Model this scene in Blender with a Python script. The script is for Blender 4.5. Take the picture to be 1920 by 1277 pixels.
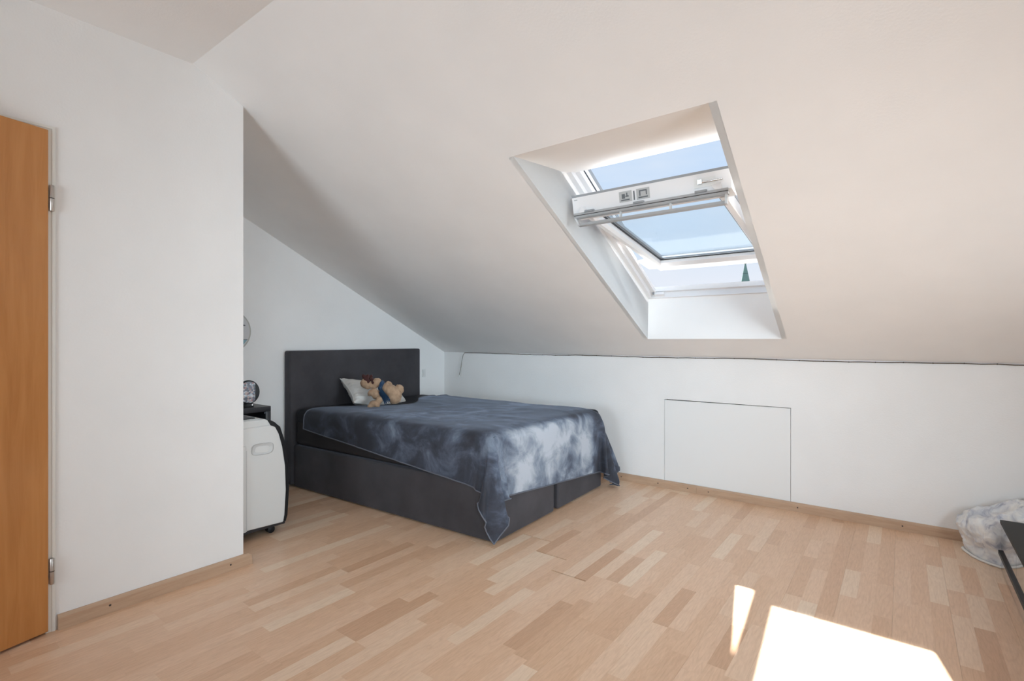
import bpy, bmesh, math, random
import numpy as np
from mathutils import Vector, Matrix, noise

for o in list(bpy.data.objects):
    bpy.data.objects.remove(o)
SC = bpy.context.scene
COL = SC.collection
R = math.radians

# ------------------------------------------------------------------ camera
YAW = math.atan2(732, 960)
cam_d = bpy.data.cameras.new('camera')
cam = bpy.data.objects.new('camera', cam_d)
COL.objects.link(cam)
cam.location = (0, 0, 1.17)
cam.rotation_euler = (R(90), 0, YAW)
cam_d.sensor_width = 36
cam_d.lens = 18.0
cam_d.shift_y = -1.5 / 1920
cam_d.clip_start = 0.02
SC.camera = cam

# ------------------------------------------------------------------ light
SC.view_settings.view_transform = 'Standard'
SC.view_settings.look = 'None'
SC.view_settings.gamma = 1
SC.view_settings.use_curve_mapping = False
SC.view_settings.exposure = 0.0
SC.cycles.use_denoising = True
SC.cycles.max_bounces = 14
SC.cycles.diffuse_bounces = 8
SC.cycles.transparent_max_bounces = 12

world = bpy.data.worlds.new('sky')
SC.world = world
world.use_nodes = True
nt = world.node_tree
nt.nodes.clear()
w_out = nt.nodes.new('ShaderNodeOutputWorld')
w_bg = nt.nodes.new('ShaderNodeBackground')
w_tc = nt.nodes.new('ShaderNodeTexCoord')
w_sep = nt.nodes.new('ShaderNodeSeparateXYZ')
w_rmp = nt.nodes.new('ShaderNodeValToRGB')
w_no = nt.nodes.new('ShaderNodeTexNoise')
w_map = nt.nodes.new('ShaderNodeMapping')
w_cr = nt.nodes.new('ShaderNodeValToRGB')
w_mix = nt.nodes.new('ShaderNodeMixRGB')
L = nt.links.new
L(w_tc.outputs['Generated'], w_sep.inputs[0])
L(w_sep.outputs['Z'], w_rmp.inputs[0])
L(w_tc.outputs['Generated'], w_map.inputs[0])
w_map.inputs['Scale'].default_value = (1, 1, 4)
L(w_map.outputs[0], w_no.inputs['Vector'])
w_no.inputs['Scale'].default_value = 5
w_no.inputs['Detail'].default_value = 6
L(w_no.outputs[0], w_cr.inputs[0])
w_cr.color_ramp.elements[0].position = .42
w_cr.color_ramp.elements[0].color = (0, 0, 0, 1)
w_cr.color_ramp.elements[1].position = .75
w_cr.color_ramp.elements[1].color = (.35, .35, .35, 1)
e = w_rmp.color_ramp.elements
e[0].position = 0.0
e[0].color = (.88, .90, .96, 1)
e[1].position = 1.0
e[1].color = (.50, .68, .97, 1)
for p_, c_ in ((.085, (.83, .87, .96)), (.13, (.77, .84, .95)), (.16, (.67, .79, .94)), (.30, (.59, .745, .96))):
    el = w_rmp.color_ramp.elements.new(p_)
    el.color = c_ + (1,)
L(w_rmp.outputs[0], w_mix.inputs[1])
w_mix.inputs[2].default_value = (.90, .92, .95, 1)
L(w_cr.outputs[0], w_mix.inputs[0])
L(w_mix.outputs[0], w_bg.inputs[0])
w_bg.inputs[1].default_value = 1.0
L(w_bg.outputs[0], w_out.inputs[0])


def light(name, kind, loc, rot, energy, color, size=None, size_y=None):
    d = bpy.data.lights.new(name, kind)
    d.energy = energy
    d.color = color
    if kind == 'AREA':
        d.shape = 'RECTANGLE'
        d.size = size
        d.size_y = size_y
    o = bpy.data.objects.new(name, d)
    o.location = loc
    o.rotation_euler = rot
    COL.objects.link(o)
    return o


SUN_AZ, SUN_EL = R(39.8), R(50.9)
sd = Vector((-math.sin(SUN_AZ) * math.cos(SUN_EL), math.cos(SUN_AZ) * math.cos(SUN_EL), math.sin(SUN_EL)))
sun = light('sun', 'SUN', (0, 0, 6), sd.to_track_quat('Z', 'Y').to_euler(), 27.0, (1, .97, .94))
sun.data.angle = R(.6)
# lamp of an unseen rear window, with added right and high fills, narrowly aimed


def aimed_area_lamp(name, loc, aim, energy, sx, sy, spread):
    q = (Vector(loc) - Vector(aim)).to_track_quat('Z', 'Y').to_euler()
    o = light(name, 'AREA', loc, q, energy, (.76, .90, 1), sx, sy)
    o.data.spread = R(spread)
    return o


aimed_area_lamp('daylight_rear_window', (-1.4, -2.36, 1.15), (-1.9, 2.3, 1.9), 21, 1.3, 1.1, 95)
aimed_area_lamp('fill_lamp_right', (2.36, 2.15, .98), (-3.9, 2.9, .95), 14, 1.6, 1.05, 66)  # added fill from the right, aimed at the headboard wall
aimed_area_lamp('fill_lamp_high', (1.8, -1.3, 1.9), (-1.1, 2.5, .6), 15.5, .9, 1.1, 62)  # added fill for floor and window reveal, no roof window stands here


# ------------------------------------------------------------------ materials
def mat(name, col=(.8, .8, .8), rough=.5, metal=0.0, **kw):
    m = bpy.data.materials.new(name)
    m.use_nodes = True
    b = m.node_tree.nodes['Principled BSDF']
    b.inputs['Base Color'].default_value = tuple(col) + (1,)
    b.inputs['Roughness'].default_value = rough
    b.inputs['Metallic'].default_value = metal
    for k, v in kw.items():
        b.inputs[k.replace('_', ' ')].default_value = v
    return m


def N(m, t, **kw):
    n = m.node_tree.nodes.new(t)
    for k, v in kw.items():
        if k in n.inputs:
            n.inputs[k].default_value = v
        else:
            setattr(n, k, v)
    return n


def K(m, a, b):
    m.node_tree.links.new(a, b)


def bsdf(m):
    return m.node_tree.nodes['Principled BSDF']


def coords(m, scale=(1, 1, 1), kind='Object'):
    if kind == 'World':
        g = N(m, 'ShaderNodeNewGeometry')
        src = g.outputs['Position']
    else:
        g = N(m, 'ShaderNodeTexCoord')
        src = g.outputs[kind]
    mp = N(m, 'ShaderNodeMapping')
    mp.inputs['Scale'].default_value = scale
    K(m, src, mp.inputs['Vector'])
    return mp.outputs[0]


def ramp(m, fac, stops):
    r = N(m, 'ShaderNodeValToRGB')
    el = r.color_ramp.elements
    el[0].position, el[0].color = stops[0][0], tuple(stops[0][1]) + (1,)
    el[1].position, el[1].color = stops[-1][0], tuple(stops[-1][1]) + (1,)
    for p, c in stops[1:-1]:
        q = el.new(p)
        q.color = tuple(c) + (1,)
    K(m, fac, r.inputs[0])
    return r.outputs[0]


def noise_n(m, vec, scale, detail=4, rough=.5, dist=0):
    n = N(m, 'ShaderNodeTexNoise')
    n.inputs['Scale'].default_value = scale
    n.inputs['Detail'].default_value = detail
    n.inputs['Roughness'].default_value = rough
    n.inputs['Distortion'].default_value = dist
    K(m, vec, n.inputs['Vector'])
    return n.outputs[0]


def bump(m, h, strength=.2, dist=.01):
    b = N(m, 'ShaderNodeBump')
    b.inputs['Strength'].default_value = strength
    b.inputs['Distance'].default_value = dist
    K(m, h, b.inputs['Height'])
    K(m, b.outputs[0], bsdf(m).inputs['Normal'])


def plaster(name, col, s=.22):
    m = mat(name, col, .85)
    c = coords(m, kind='World')
    a = noise_n(m, c, 120, 3, .6)
    g = N(m, 'ShaderNodeTexNoise')
    g.inputs['Scale'].default_value = 3.0
    g.inputs['Detail'].default_value = 3
    K(m, c, g.inputs['Vector'])
    col_o = ramp(m, g.outputs[0], ((.3, [x * .975 for x in col]), (.7, [min(1, x * 1.015) for x in col])))
    K(m, col_o, bsdf(m).inputs['Base Color'])
    bump(m, a, s, .004)
    return m


M = {}
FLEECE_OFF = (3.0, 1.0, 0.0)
M['wall'] = plaster('white_wall_paint', (.87, .87, .865))
M['ceil'] = plaster('white_ceiling_paint', (.87, .86, .85), .16)
M['reveal'] = plaster('reveal_paint', (.92, .92, .915), .05)
M['hatch'] = mat('hatch_paint', (.84, .845, .84), .6)
M['lacquer'] = mat('white_window_lacquer', (.80, .80, .81), .3)
M['frame_paint'] = mat('white_door_frame', (.80, .80, .76), .4)
M['alu'] = mat('grey_aluminium', (.36, .38, .40), .45, .6)
M['grey_bar'] = mat('grey_bar', (.42, .43, .44), .35, .3)
M['gasket'] = mat('black_gasket', (.03, .035, .04), .6)
M['sticker'] = mat('grey_sticker', (.45, .46, .46), .5)
M['print'] = mat('dark_print', (.12, .13, .14), .5)
M['steel'] = mat('brushed_steel', (.52, .47, .43), .35, .9)
M['screw'] = mat('dark_screw', (.05, .035, .03), .5)
M['dark'] = mat('dark_gap', (.02, .018, .016), .9)
M['white_plastic'] = mat('white_plastic', (.76, .77, .76), .32)
M['plastic_grey'] = mat('light_grey_plastic', (.60, .61, .61), .35)
M['grip'] = mat('recess_plastic', (.66, .67, .665), .4)
M['black_plastic'] = mat('black_plastic', (.012, .012, .014), .45, Specular_IOR_Level=.3)
M['shelf'] = mat('black_brown_shelf', (.028, .027, .032), .38)
M['chrome'] = mat('chrome', (.7, .7, .7), .15, 1)
M['beige'] = mat('beige_box', (.36, .34, .29), .6)

# window glass: clear sheet with a faint reflection
g = bpy.data.materials.new('window_glass')
g.use_nodes = True
g.node_tree.nodes.clear()
_o = g.node_tree.nodes.new('ShaderNodeOutputMaterial')
_t = g.node_tree.nodes.new('ShaderNodeBsdfTransparent')
_g = g.node_tree.nodes.new('ShaderNodeBsdfGlossy')
_m = g.node_tree.nodes.new('ShaderNodeMixShader')
_t.inputs[0].default_value = (.93, .965, .98, 1)
_g.inputs['Roughness'].default_value = 0
_g.inputs[0].default_value = (.9, .95, 1, 1)
_m.inputs[0].default_value = .05
K(g, _t.outputs[0], _m.inputs[1])
K(g, _g.outputs[0], _m.inputs[2])
K(g, _m.outputs[0], _o.inputs[0])
M['glass'] = g

# laminate strips: tone comes from a per-piece attribute
m = mat('beech_laminate', (.6, .4, .26), .34)
at = N(m, 'ShaderNodeAttribute', attribute_name='tone')
c = coords(m, (1, 1, 1), 'World')
vm = N(m, 'ShaderNodeVectorMath', operation='ADD')
cx = N(m, 'ShaderNodeCombineXYZ')
mu = N(m, 'ShaderNodeMath', operation='MULTIPLY')
mu.inputs[1].default_value = 57.0
K(m, at.outputs['Fac'], mu.inputs[0])
K(m, mu.outputs[0], cx.inputs['X'])
K(m, mu.outputs[0], cx.inputs['Y'])
K(m, c, vm.inputs[0])
K(m, cx.outputs[0], vm.inputs[1])
mp = N(m, 'ShaderNodeMapping')
mp.inputs['Scale'].default_value = (1, .12, 1)
K(m, vm.outputs[0], mp.inputs['Vector'])
grain = noise_n(m, mp.outputs[0], 130, 5, .65)
mp2 = N(m, 'ShaderNodeMapping')
mp2.inputs['Scale'].default_value = (14, 1.6, 1)
K(m, vm.outputs[0], mp2.inputs['Vector'])
cat_n = noise_n(m, mp2.outputs[0], 1.0, 2, .4)
cm = N(m, 'ShaderNodeMath', operation='MULTIPLY')
cm.inputs[1].default_value = 95
K(m, cat_n, cm.inputs[0])
cs_ = N(m, 'ShaderNodeMath', operation='SINE')
K(m, cm.outputs[0], cs_.inputs[0])
base = ramp(m, at.outputs['Fac'], ((0, (.65, .41, .262)), (.3, (.745, .50, .332)), (.65, (.80, .56, .392)), (1, (.85, .66, .495))))
gr = ramp(m, grain, ((.25, (.88, .84, .80)), (.7, (1.04, 1.04, 1.04))))
wr = ramp(m, cs_.outputs[0], ((.0, (1, 1, 1)), (.55, (.985, .98, .975)), (1, (.94, .92, .90))))
mx = N(m, 'ShaderNodeMixRGB', blend_type='MULTIPLY')
mx.inputs[0].default_value = 1
K(m, base, mx.inputs[1])
K(m, gr, mx.inputs[2])
mx2 = N(m, 'ShaderNodeMixRGB', blend_type='MULTIPLY')
mx2.inputs[0].default_value = .8
K(m, mx.outputs[0], mx2.inputs[1])
K(m, wr, mx2.inputs[2])
K(m, mx2.outputs[0], bsdf(m).inputs['Base Color'])
M['plank'] = m


def wood(name, stops, scale, rough, gscale=40, kind='Object', bstr=.05):
    m = mat(name, stops[0][1], rough)
    c = coords(m, scale, kind)
    n1 = noise_n(m, c, gscale, 6, .6, .6)
    n2 = noise_n(m, c, gscale * .12, 3, .5, 1.0)
    ad = N(m, 'ShaderNodeMath', operation='ADD')
    K(m, n1, ad.inputs[0])
    K(m, n2, ad.inputs[1])
    hf = N(m, 'ShaderNodeMath', operation='MULTIPLY')
    hf.inputs[1].default_value = .5
    K(m, ad.outputs[0], hf.inputs[0])
    K(m, ramp(m, hf.outputs[0], stops), bsdf(m).inputs['Base Color'])
    bump(m, n1, bstr, .001)
    return m


M['door'] = wood('beech_veneer', ((.3, (.46, .185, .048)), (.5, (.57, .25, .075)), (.7, (.66, .32, .105))), (1, 1, .07), .24, 30)
M['skirt'] = wood('skirting_oak', ((.3, (.42, .275, .18)), (.5, (.52, .355, .24)), (.7, (.60, .42, .29))), (.1, .1, 1), .5, 60)


def fabric(name, stops, scale=3, rough=.9, sheen=.0, tint=(1, 1, 1), weave=300, bs=.15, dist=0.0, detail=5):
    m = mat(name, stops[0][1], rough)
    c = coords(m)
    n1 = noise_n(m, c, scale, detail, .6, dist)
    K(m, ramp(m, n1, stops), bsdf(m).inputs['Base Color'])
    b = bsdf(m)
    b.inputs['Sheen Weight'].default_value = sheen
    b.inputs['Sheen Roughness'].default_value = .35
    b.inputs['Sheen Tint'].default_value = tuple(tint) + (1,)
    bump(m, noise_n(m, c, weave, 2), bs, .002)
    return m


M['bed'] = fabric('charcoal_upholstery', ((.35, (.037, .034, .039)), (.65, (.062, .058, .065))), 2.2, .8, .25, (.7, .75, .9))
M['sheet'] = fabric('navy_sheet', ((.3, (.008, .008, .012)), (.7, (.016, .016, .024))), 4, .85)
M['mattress'] = fabric('dark_mattress', ((.3, (.018, .015, .017)), (.7, (.03, .026, .028))), 4, .85)
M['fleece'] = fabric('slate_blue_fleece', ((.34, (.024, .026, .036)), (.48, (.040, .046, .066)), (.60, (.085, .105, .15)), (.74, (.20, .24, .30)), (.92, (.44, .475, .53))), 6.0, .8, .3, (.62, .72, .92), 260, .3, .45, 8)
m = M['fleece']
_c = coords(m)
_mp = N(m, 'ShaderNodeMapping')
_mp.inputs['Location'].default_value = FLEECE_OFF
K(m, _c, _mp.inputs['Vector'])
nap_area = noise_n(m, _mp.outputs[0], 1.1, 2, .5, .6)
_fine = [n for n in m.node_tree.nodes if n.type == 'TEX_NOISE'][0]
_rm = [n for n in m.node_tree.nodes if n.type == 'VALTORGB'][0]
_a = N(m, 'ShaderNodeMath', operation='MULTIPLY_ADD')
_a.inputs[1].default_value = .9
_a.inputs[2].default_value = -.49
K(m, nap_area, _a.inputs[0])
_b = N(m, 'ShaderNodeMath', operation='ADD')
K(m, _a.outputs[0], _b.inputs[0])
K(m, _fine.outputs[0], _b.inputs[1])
# foot end painted paler, standing in for window light and sheen on the pile
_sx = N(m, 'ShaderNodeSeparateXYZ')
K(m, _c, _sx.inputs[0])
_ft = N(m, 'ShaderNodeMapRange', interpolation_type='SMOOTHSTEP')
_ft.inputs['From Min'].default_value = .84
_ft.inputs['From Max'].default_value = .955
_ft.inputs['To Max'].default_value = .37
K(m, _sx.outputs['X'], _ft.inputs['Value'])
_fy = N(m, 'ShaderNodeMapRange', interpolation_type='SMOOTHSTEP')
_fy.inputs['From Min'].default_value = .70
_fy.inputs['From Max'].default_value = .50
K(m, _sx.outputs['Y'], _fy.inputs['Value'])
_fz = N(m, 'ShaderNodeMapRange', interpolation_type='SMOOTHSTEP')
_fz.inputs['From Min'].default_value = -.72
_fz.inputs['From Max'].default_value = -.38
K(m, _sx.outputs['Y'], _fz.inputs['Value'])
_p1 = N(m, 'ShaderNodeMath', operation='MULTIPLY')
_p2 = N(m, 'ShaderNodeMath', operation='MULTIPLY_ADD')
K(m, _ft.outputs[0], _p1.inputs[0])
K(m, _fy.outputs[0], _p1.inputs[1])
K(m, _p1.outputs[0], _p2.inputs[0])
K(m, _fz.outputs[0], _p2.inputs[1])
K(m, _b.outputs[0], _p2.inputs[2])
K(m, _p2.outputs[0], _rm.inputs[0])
M['hem'] = mat('fleece_hem', (.12, .13, .16), .8)
M['pillow'] = fabric('white_cotton', ((.3, (.66, .65, .62)), (.7, (.74, .73, .71))), 3, .9)
M['plush'] = fabric('beige_plush', ((.3, (.36, .23, .145)), (.7, (.56, .38, .25))), 22, .95, .4, (1, .85, .7), 500, .8)
M['antler'] = fabric('maroon_plush', ((.3, (.045, .014, .014)), (.7, (.08, .028, .024))), 20, .95, .3)
M['scarf'] = fabric('blue_knit', ((.3, (.012, .035, .085)), (.7, (.035, .09, .18))), 40, .95, .2, (1, 1, 1), 500, .8)
M['duvet'] = fabric('marbled_cotton', ((.32, (.34, .36, .44)), (.43, (.66, .67, .70)), (.56, (.80, .80, .79)), (.8, (.84, .84, .82))), 6, .9, 0, (1, 1, 1), 200, .1, 2.5, 6)
M['piping'] = mat('white_piping', (.8, .79, .77), .8)
M['gloss'] = mat('black_high_gloss_front', (.62, .62, .63), .04, 1.0)
M['tv_top'] = mat('dark_bench_top', (.034, .033, .030), .6, Specular_IOR_Level=.2)
M['copper'] = mat('green_copper', (.10, .175, .165), .8)
M['copper_line'] = mat('dark_copper_seam', (.035, .06, .058), .8)
M['stone'] = mat('pale_stone', (.45, .40, .34), .9)
M['disc'] = mat('disc_grey', (.60, .60, .61), .5)
M['disc_teal'] = mat('disc_teal', (.20, .36, .42), .5)
M['disc_rim'] = mat('disc_rim', (.46, .46, .43), .5)
M['asphalt'] = mat('ground', (.3, .3, .28), .9)

# coloured picture print on the little oval stand
m = mat('picture_print', (.3, .3, .3), .25)
c = coords(m, (1, 1, 1))
v = N(m, 'ShaderNodeTexVoronoi')
v.inputs['Scale'].default_value = 85
K(m, c, v.inputs['Vector'])
sp = N(m, 'ShaderNodeSeparateColor')
K(m, v.outputs['Color'], sp.inputs[0])
K(m, ramp(m, sp.outputs[0], ((0, (.01, .01, .02)), (.3, (.06, .05, .09)), (.45, (.30, .12, .12)), (.6, (.55, .42, .38)), (.75, (.16, .22, .30)), (1, (.70, .74, .78)))), bsdf(m).inputs['Base Color'])
M['picture'] = m


# ------------------------------------------------------------------ helpers
def link(name, me, parent=None, m=None):
    o = bpy.data.objects.new(name, me)
    COL.objects.link(o)
    if m is not None:
        if isinstance(m, (list, tuple)):
            for x in m:
                me.materials.append(x)
        else:
            me.materials.append(m)
    if parent is not None:
        o.parent = parent
        o.matrix_parent_inverse = Matrix.Identity(4)
    return o


def tag(o, label=None, cat=None, group=None, kind=None):
    if label:
        o['label'] = label
    if cat:
        o['category'] = cat
    if group:
        o['group'] = group
    if kind:
        o['kind'] = kind
    return o


def empty(name, loc=(0, 0, 0), rz=0, **kw):
    o = bpy.data.objects.new(name, None)
    COL.objects.link(o)
    o.location = loc
    o.rotation_euler = (0, 0, rz)
    o.empty_display_size = .05
    return tag(o, **kw)


def done(bm, name, m, parent=None, smooth=False, angle=None):
    bmesh.ops.recalc_face_normals(bm, faces=bm.faces)
    me = bpy.data.meshes.new(name)
    bm.to_mesh(me)
    bm.free()
    if smooth:
        for p in me.polygons:
            p.use_smooth = True
    if angle is not None:
        me.set_sharp_from_angle(angle=R(angle))
    return link(name, me, parent, m)


HEX = ((0, 1, 3, 2), (4, 6, 7, 5), (0, 4, 5, 1), (2, 3, 7, 6), (0, 2, 6, 4), (1, 5, 7, 3))


def add_hex(bm, pts):
    """pts: 8 points ordered (x0y0z0, x0y0z1, x0y1z0, x0y1z1, x1...)"""
    v = [bm.verts.new(p) for p in pts]
    return [bm.faces.new([v[i] for i in q]) for q in HEX]


def add_box(bm, x0, x1, y0, y1, z0, z1, f=None):
    pts = [(x, y, z) for x in (x0, x1) for y in (y0, y1) for z in (z0, z1)]
    if f:
        pts = [f(*p) for p in pts]
    return add_hex(bm, pts)


def box(name, x0, x1, y0, y1, z0, z1, m, parent=None, bev=0, seg=2, f=None, smooth=None):
    bm = bmesh.new()
    add_box(bm, x0, x1, y0, y1, z0, z1, f)
    bmesh.ops.recalc_face_normals(bm, faces=bm.faces)
    if bev:
        bmesh.ops.bevel(bm, geom=list(bm.edges), offset=bev, segments=seg, profile=.6, affect='EDGES', clamp_overlap=True)
    return done(bm, name, m, parent, smooth=bool(bev) if smooth is None else smooth, angle=35 if bev else None)


def add_tube(bm, pts, r, seg=8, cap=True):
    pts = [Vector(p) for p in pts]
    rings = []
    prev = None
    for i, p in enumerate(pts):
        d = (pts[min(i + 1, len(pts) - 1)] - pts[max(i - 1, 0)]).normalized()
        if prev is None:
            a = d.orthogonal().normalized()
        else:
            a = (prev - d * prev.dot(d)).normalized()
        prev = a
        b = d.cross(a)
        rr = r[i] if isinstance(r, (list, tuple)) else r
        rings.append([bm.verts.new(p + (a * math.cos(2 * math.pi * k / seg) + b * math.sin(2 * math.pi * k / seg)) * rr) for k in range(seg)])
    for A, B in zip(rings, rings[1:]):
        for k in range(seg):
            bm.faces.new((A[k], A[(k + 1) % seg], B[(k + 1) % seg], B[k]))
    if cap:
        bm.faces.new(rings[0][::-1])
        bm.faces.new(rings[-1])


def tube(name, pts, r, m, parent=None, seg=8):
    bm = bmesh.new()
    add_tube(bm, pts, r, seg)
    return done(bm, name, m, parent, smooth=True, angle=50)


def prism(name, poly, axis, a0, a1, m, parent=None, bev=0, seg=2):
    """poly in the two other axes (cyclic order), extruded along axis from a0 to a1"""
    def P(u, v, w):
        return {'x': (w, u, v), 'y': (u, w, v), 'z': (u, v, w)}[axis]
    bm = bmesh.new()
    A = [bm.verts.new(P(u, v, a0)) for u, v in poly]
    B = [bm.verts.new(P(u, v, a1)) for u, v in poly]
    n = len(poly)
    bm.faces.new(A)
    bm.faces.new(B[::-1])
    for i in range(n):
        bm.faces.new((A[i], A[(i + 1) % n], B[(i + 1) % n], B[i]))
    bmesh.ops.recalc_face_normals(bm, faces=bm.faces)
    if bev:
        es = [e for e in bm.edges if len(e.link_faces) == 2 and (e.calc_face_angle(0) or 0) > R(30)]
        bmesh.ops.bevel(bm, geom=es, offset=bev, segments=seg, profile=.6, affect='EDGES', clamp_overlap=True)
    return done(bm, name, m, parent, smooth=True, angle=30)


def ellipsoid(name, c, rad, rot, m, parent=None, rough=0.0, seed=0, sub=3):
    bm = bmesh.new()
    bmesh.ops.create_icosphere(bm, subdivisions=sub, radius=1)
    mt = Matrix.Translation(c) @ rot.to_matrix().to_4x4() if hasattr(rot, 'to_matrix') else Matrix.Translation(c)
    for v in bm.verts:
        p = Vector((v.co.x * rad[0], v.co.y * rad[1], v.co.z * rad[2]))
        if rough:
            p += v.co * rough * (noise.noise(v.co * 2.3 + Vector((seed, 0, 0))) + .6 * noise.noise(v.co * 7 + Vector((0, seed, 0))))
        v.co = mt @ p
    return done(bm, name, m, parent, smooth=True)

# ================================================================== STRUCTURE
XL, XB, YK, YA = -2.715, -3.936, 3.955, 1.265      # door wall, headboard wall, knee wall, alcove wall
XR, YR = 2.45, -2.45                               # walls out of the picture
ZC, ZK = 2.497, 1.037
TH = R(26.5)
YF = YK - (ZC - ZK) / math.tan(TH)                 # fold between the flat and the sloped ceiling


def slope_z(y):
    return min(ZC, ZK + (YK - y) * math.tan(TH))


# --- floor: dark slab with strips laid on it
fl = box('floor', XB - .05, XR + .05, YR - .05, YK + .05, -.12, -.007, mat('floor_underlay', (.05, .035, .025), .8))
tag(fl, 'beech laminate strip floor of the whole room', 'floor', kind='structure')

rnd = random.Random(11)
BW, X0 = .198, -1.419
FWD = Vector((-math.sin(YAW), math.cos(YAW)))
RGT = Vector((math.cos(YAW), math.sin(YAW)))


def px(x, y):
    z = x * FWD.x + y * FWD.y
    if z < .2:
        return None
    return 960 + 960 * (x * RGT.x + y * RGT.y) / z, 637 + 960 * 1.17 / z


# joints of the boards that stand a little open
GAPS = {-3: (2.225, .007), -2: (2.495, .009), -1: (2.339, .010), 0: (2.190, .011)}
strips = []
for b in range(-13, 20):
    bx = X0 + b * BW
    if bx > XR or bx + BW < XB:
        continue
    if b in GAPS:
        joint, gap = GAPS[b]
    else:
        joint, gap = rnd.uniform(0, 1.285), 0.0
    ends = [joint + 1.285 * k for k in range(-5, 5)]
    for s in range(3):
        x0 = bx + s * BW / 3 + (.0002 if s == 0 else .00004)
        x1 = bx + (s + 1) * BW / 3 - (.0002 if s == 2 else .00004)
        for a in ends:
            cut = [a]
            while cut[-1] < a + 1.285 - .5:
                cut.append(cut[-1] + rnd.uniform(.34, .54))
            if len(cut) > 1 and a + 1.285 - cut[-1] < .16:
                cut.pop()
            cut[1:] = [q + rnd.uniform(-.08, .05) for q in cut[1:]]
            cut.append(a + 1.285)
            for y0, y1 in zip(cut, cut[1:]):
                w0 = gap / 2 if (y0 == a and gap and abs(a - joint) < .01) else .00004
                w1 = gap / 2 if (y1 == a + 1.285 and gap and abs(y1 - joint) < .01) else .00004
                ya, yb = max(y0 + w0, YR), min(y1 - w1, YK)
                xa, xb = max(x0, XB), min(x1, XR)
                if yb - ya < .01 or xb - xa < .005:
                    continue
                if xb < XL - .13 and yb < YA - .1:
                    continue
                strips.append((xa, xb, ya, yb, min(1, max(0, rnd.gauss(.5, .24)))))


def seen_area(s):
    pts = [px(x, y) for x, y in ((s[0], s[2]), (s[1], s[2]), (s[1], s[3]), (s[0], s[3]))]
    if any(p is None for p in pts):
        return 0
    pts = [(min(1920, max(0, u)), min(1277, max(0, v))) for u, v in pts]
    ar = abs(sum(pts[i][0] * pts[(i + 1) % 4][1] - pts[(i + 1) % 4][0] * pts[i][1] for i in range(4))) / 2
    cxm, cym = (s[0] + s[1]) / 2, (s[2] + s[3]) / 2
    if -3.95 < cxm < -1.86 and cym > 2.25:                        # under the bed
        return 0
    if cxm < XL:                                                  # behind the door wall
        t = XL / cxm
        if cym * t < YA:
            return 0
    if cxm > .41 and cym < 3.57:                                  # under the bench
        return 0
    return ar


strips.sort(key=seen_area, reverse=True)


def strip_geo(vs, fs, tones, s):
    xa, xb, ya, yb, tone = s
    h = (tone - .5) * .00006
    c = .0001
    n = len(vs)
    vs += [(xa, ya, -.007), (xb, ya, -.007), (xb, yb, -.007), (xa, yb, -.007),
           (xa, ya, h - c), (xb, ya, h - c), (xb, yb, h - c), (xa, yb, h - c),
           (xa + c, ya + c, h), (xb - c, ya + c, h), (xb - c, yb - c, h), (xa + c, yb - c, h)]
    q = [(8, 9, 10, 11)]
    for i in range(4):
        j = (i + 1) % 4
        q += [(i, j, 4 + j, 4 + i), (4 + i, 4 + j, 8 + j, 8 + i)]
    fs += [tuple(n + k for k in f) for f in q]
    tones += [tone] * len(q)


def strip_mesh(name, lst):
    vs, fs, tn = [], [], []
    for s in lst:
        strip_geo(vs, fs, tn, s)
    me = bpy.data.meshes.new(name)
    me.from_pydata(vs, [], fs)
    a = me.attributes.new('tone', 'FLOAT', 'FACE')
    a.data.foreach_set('value', tn)
    return link(name, me, fl, M['plank'])


for s in strips[:300]:
    strip_mesh('plank', [s])
tag(strip_mesh('plank_rest', strips[300:]), kind='stuff')

# --- door wall (block around the hall) with the door opening
DY0, DY1, DZ = -.325, .518, 2.018
bm = bmesh.new()
T = .11
add_box(bm, XL - T, XL, DY1, YA, -.02, 2.6)
add_box(bm, XL - T, XL, DY0, DY1, DZ, 2.6)
add_box(bm, XL - T, XL, YR, DY0, -.02, 2.6)
tag(done(bm, 'wall_left', M['wall']), 'white rough plastered wall with the wooden door', 'wall', kind='structure')
tag(box('wall_alcove', XB, XL - T, YA - .11, YA, -.02, 2.6, M['wall']), 'short white alcove wall behind the air conditioner', 'wall', kind='structure')
tag(box('wall_back', XB - .15, XB, YA - .11, YK + .2, -.02, 2.6, M['wall']), 'white wall under the slope behind the headboard', 'wall', kind='structure')
tag(box('wall_right', XR, XR + .15, YR - .15, YK + .2, -.02, 2.8, M['wall']), 'white wall on the right outside the picture', 'wall', kind='structure')
tag(box('wall_rear', XL - 1.4, XR + .15, YR - .15, YR, -.02, 2.8, M['wall']), 'white wall behind the viewer', 'wall', kind='structure')
# hall behind the door
bm = bmesh.new()
add_box(bm, XL - 1.4, XL - 1.3, YR, YA - .11, -.02, 2.6)
add_box(bm, XL - 1.4, XL - .11, YA - .12, YA - .11, -.02, 2.6)
tag(done(bm, 'wall_hall', M['wall']), 'white hall wall beyond the open door', 'wall', kind='structure')
tag(box('floor_hall', XL - 1.4, XL - .0, YR, YA - .1, -.13, -.0075, mat('hall_floor', (.36, .25, .17), .5)), 'hall floor beyond the door', 'floor', kind='structure')

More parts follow.
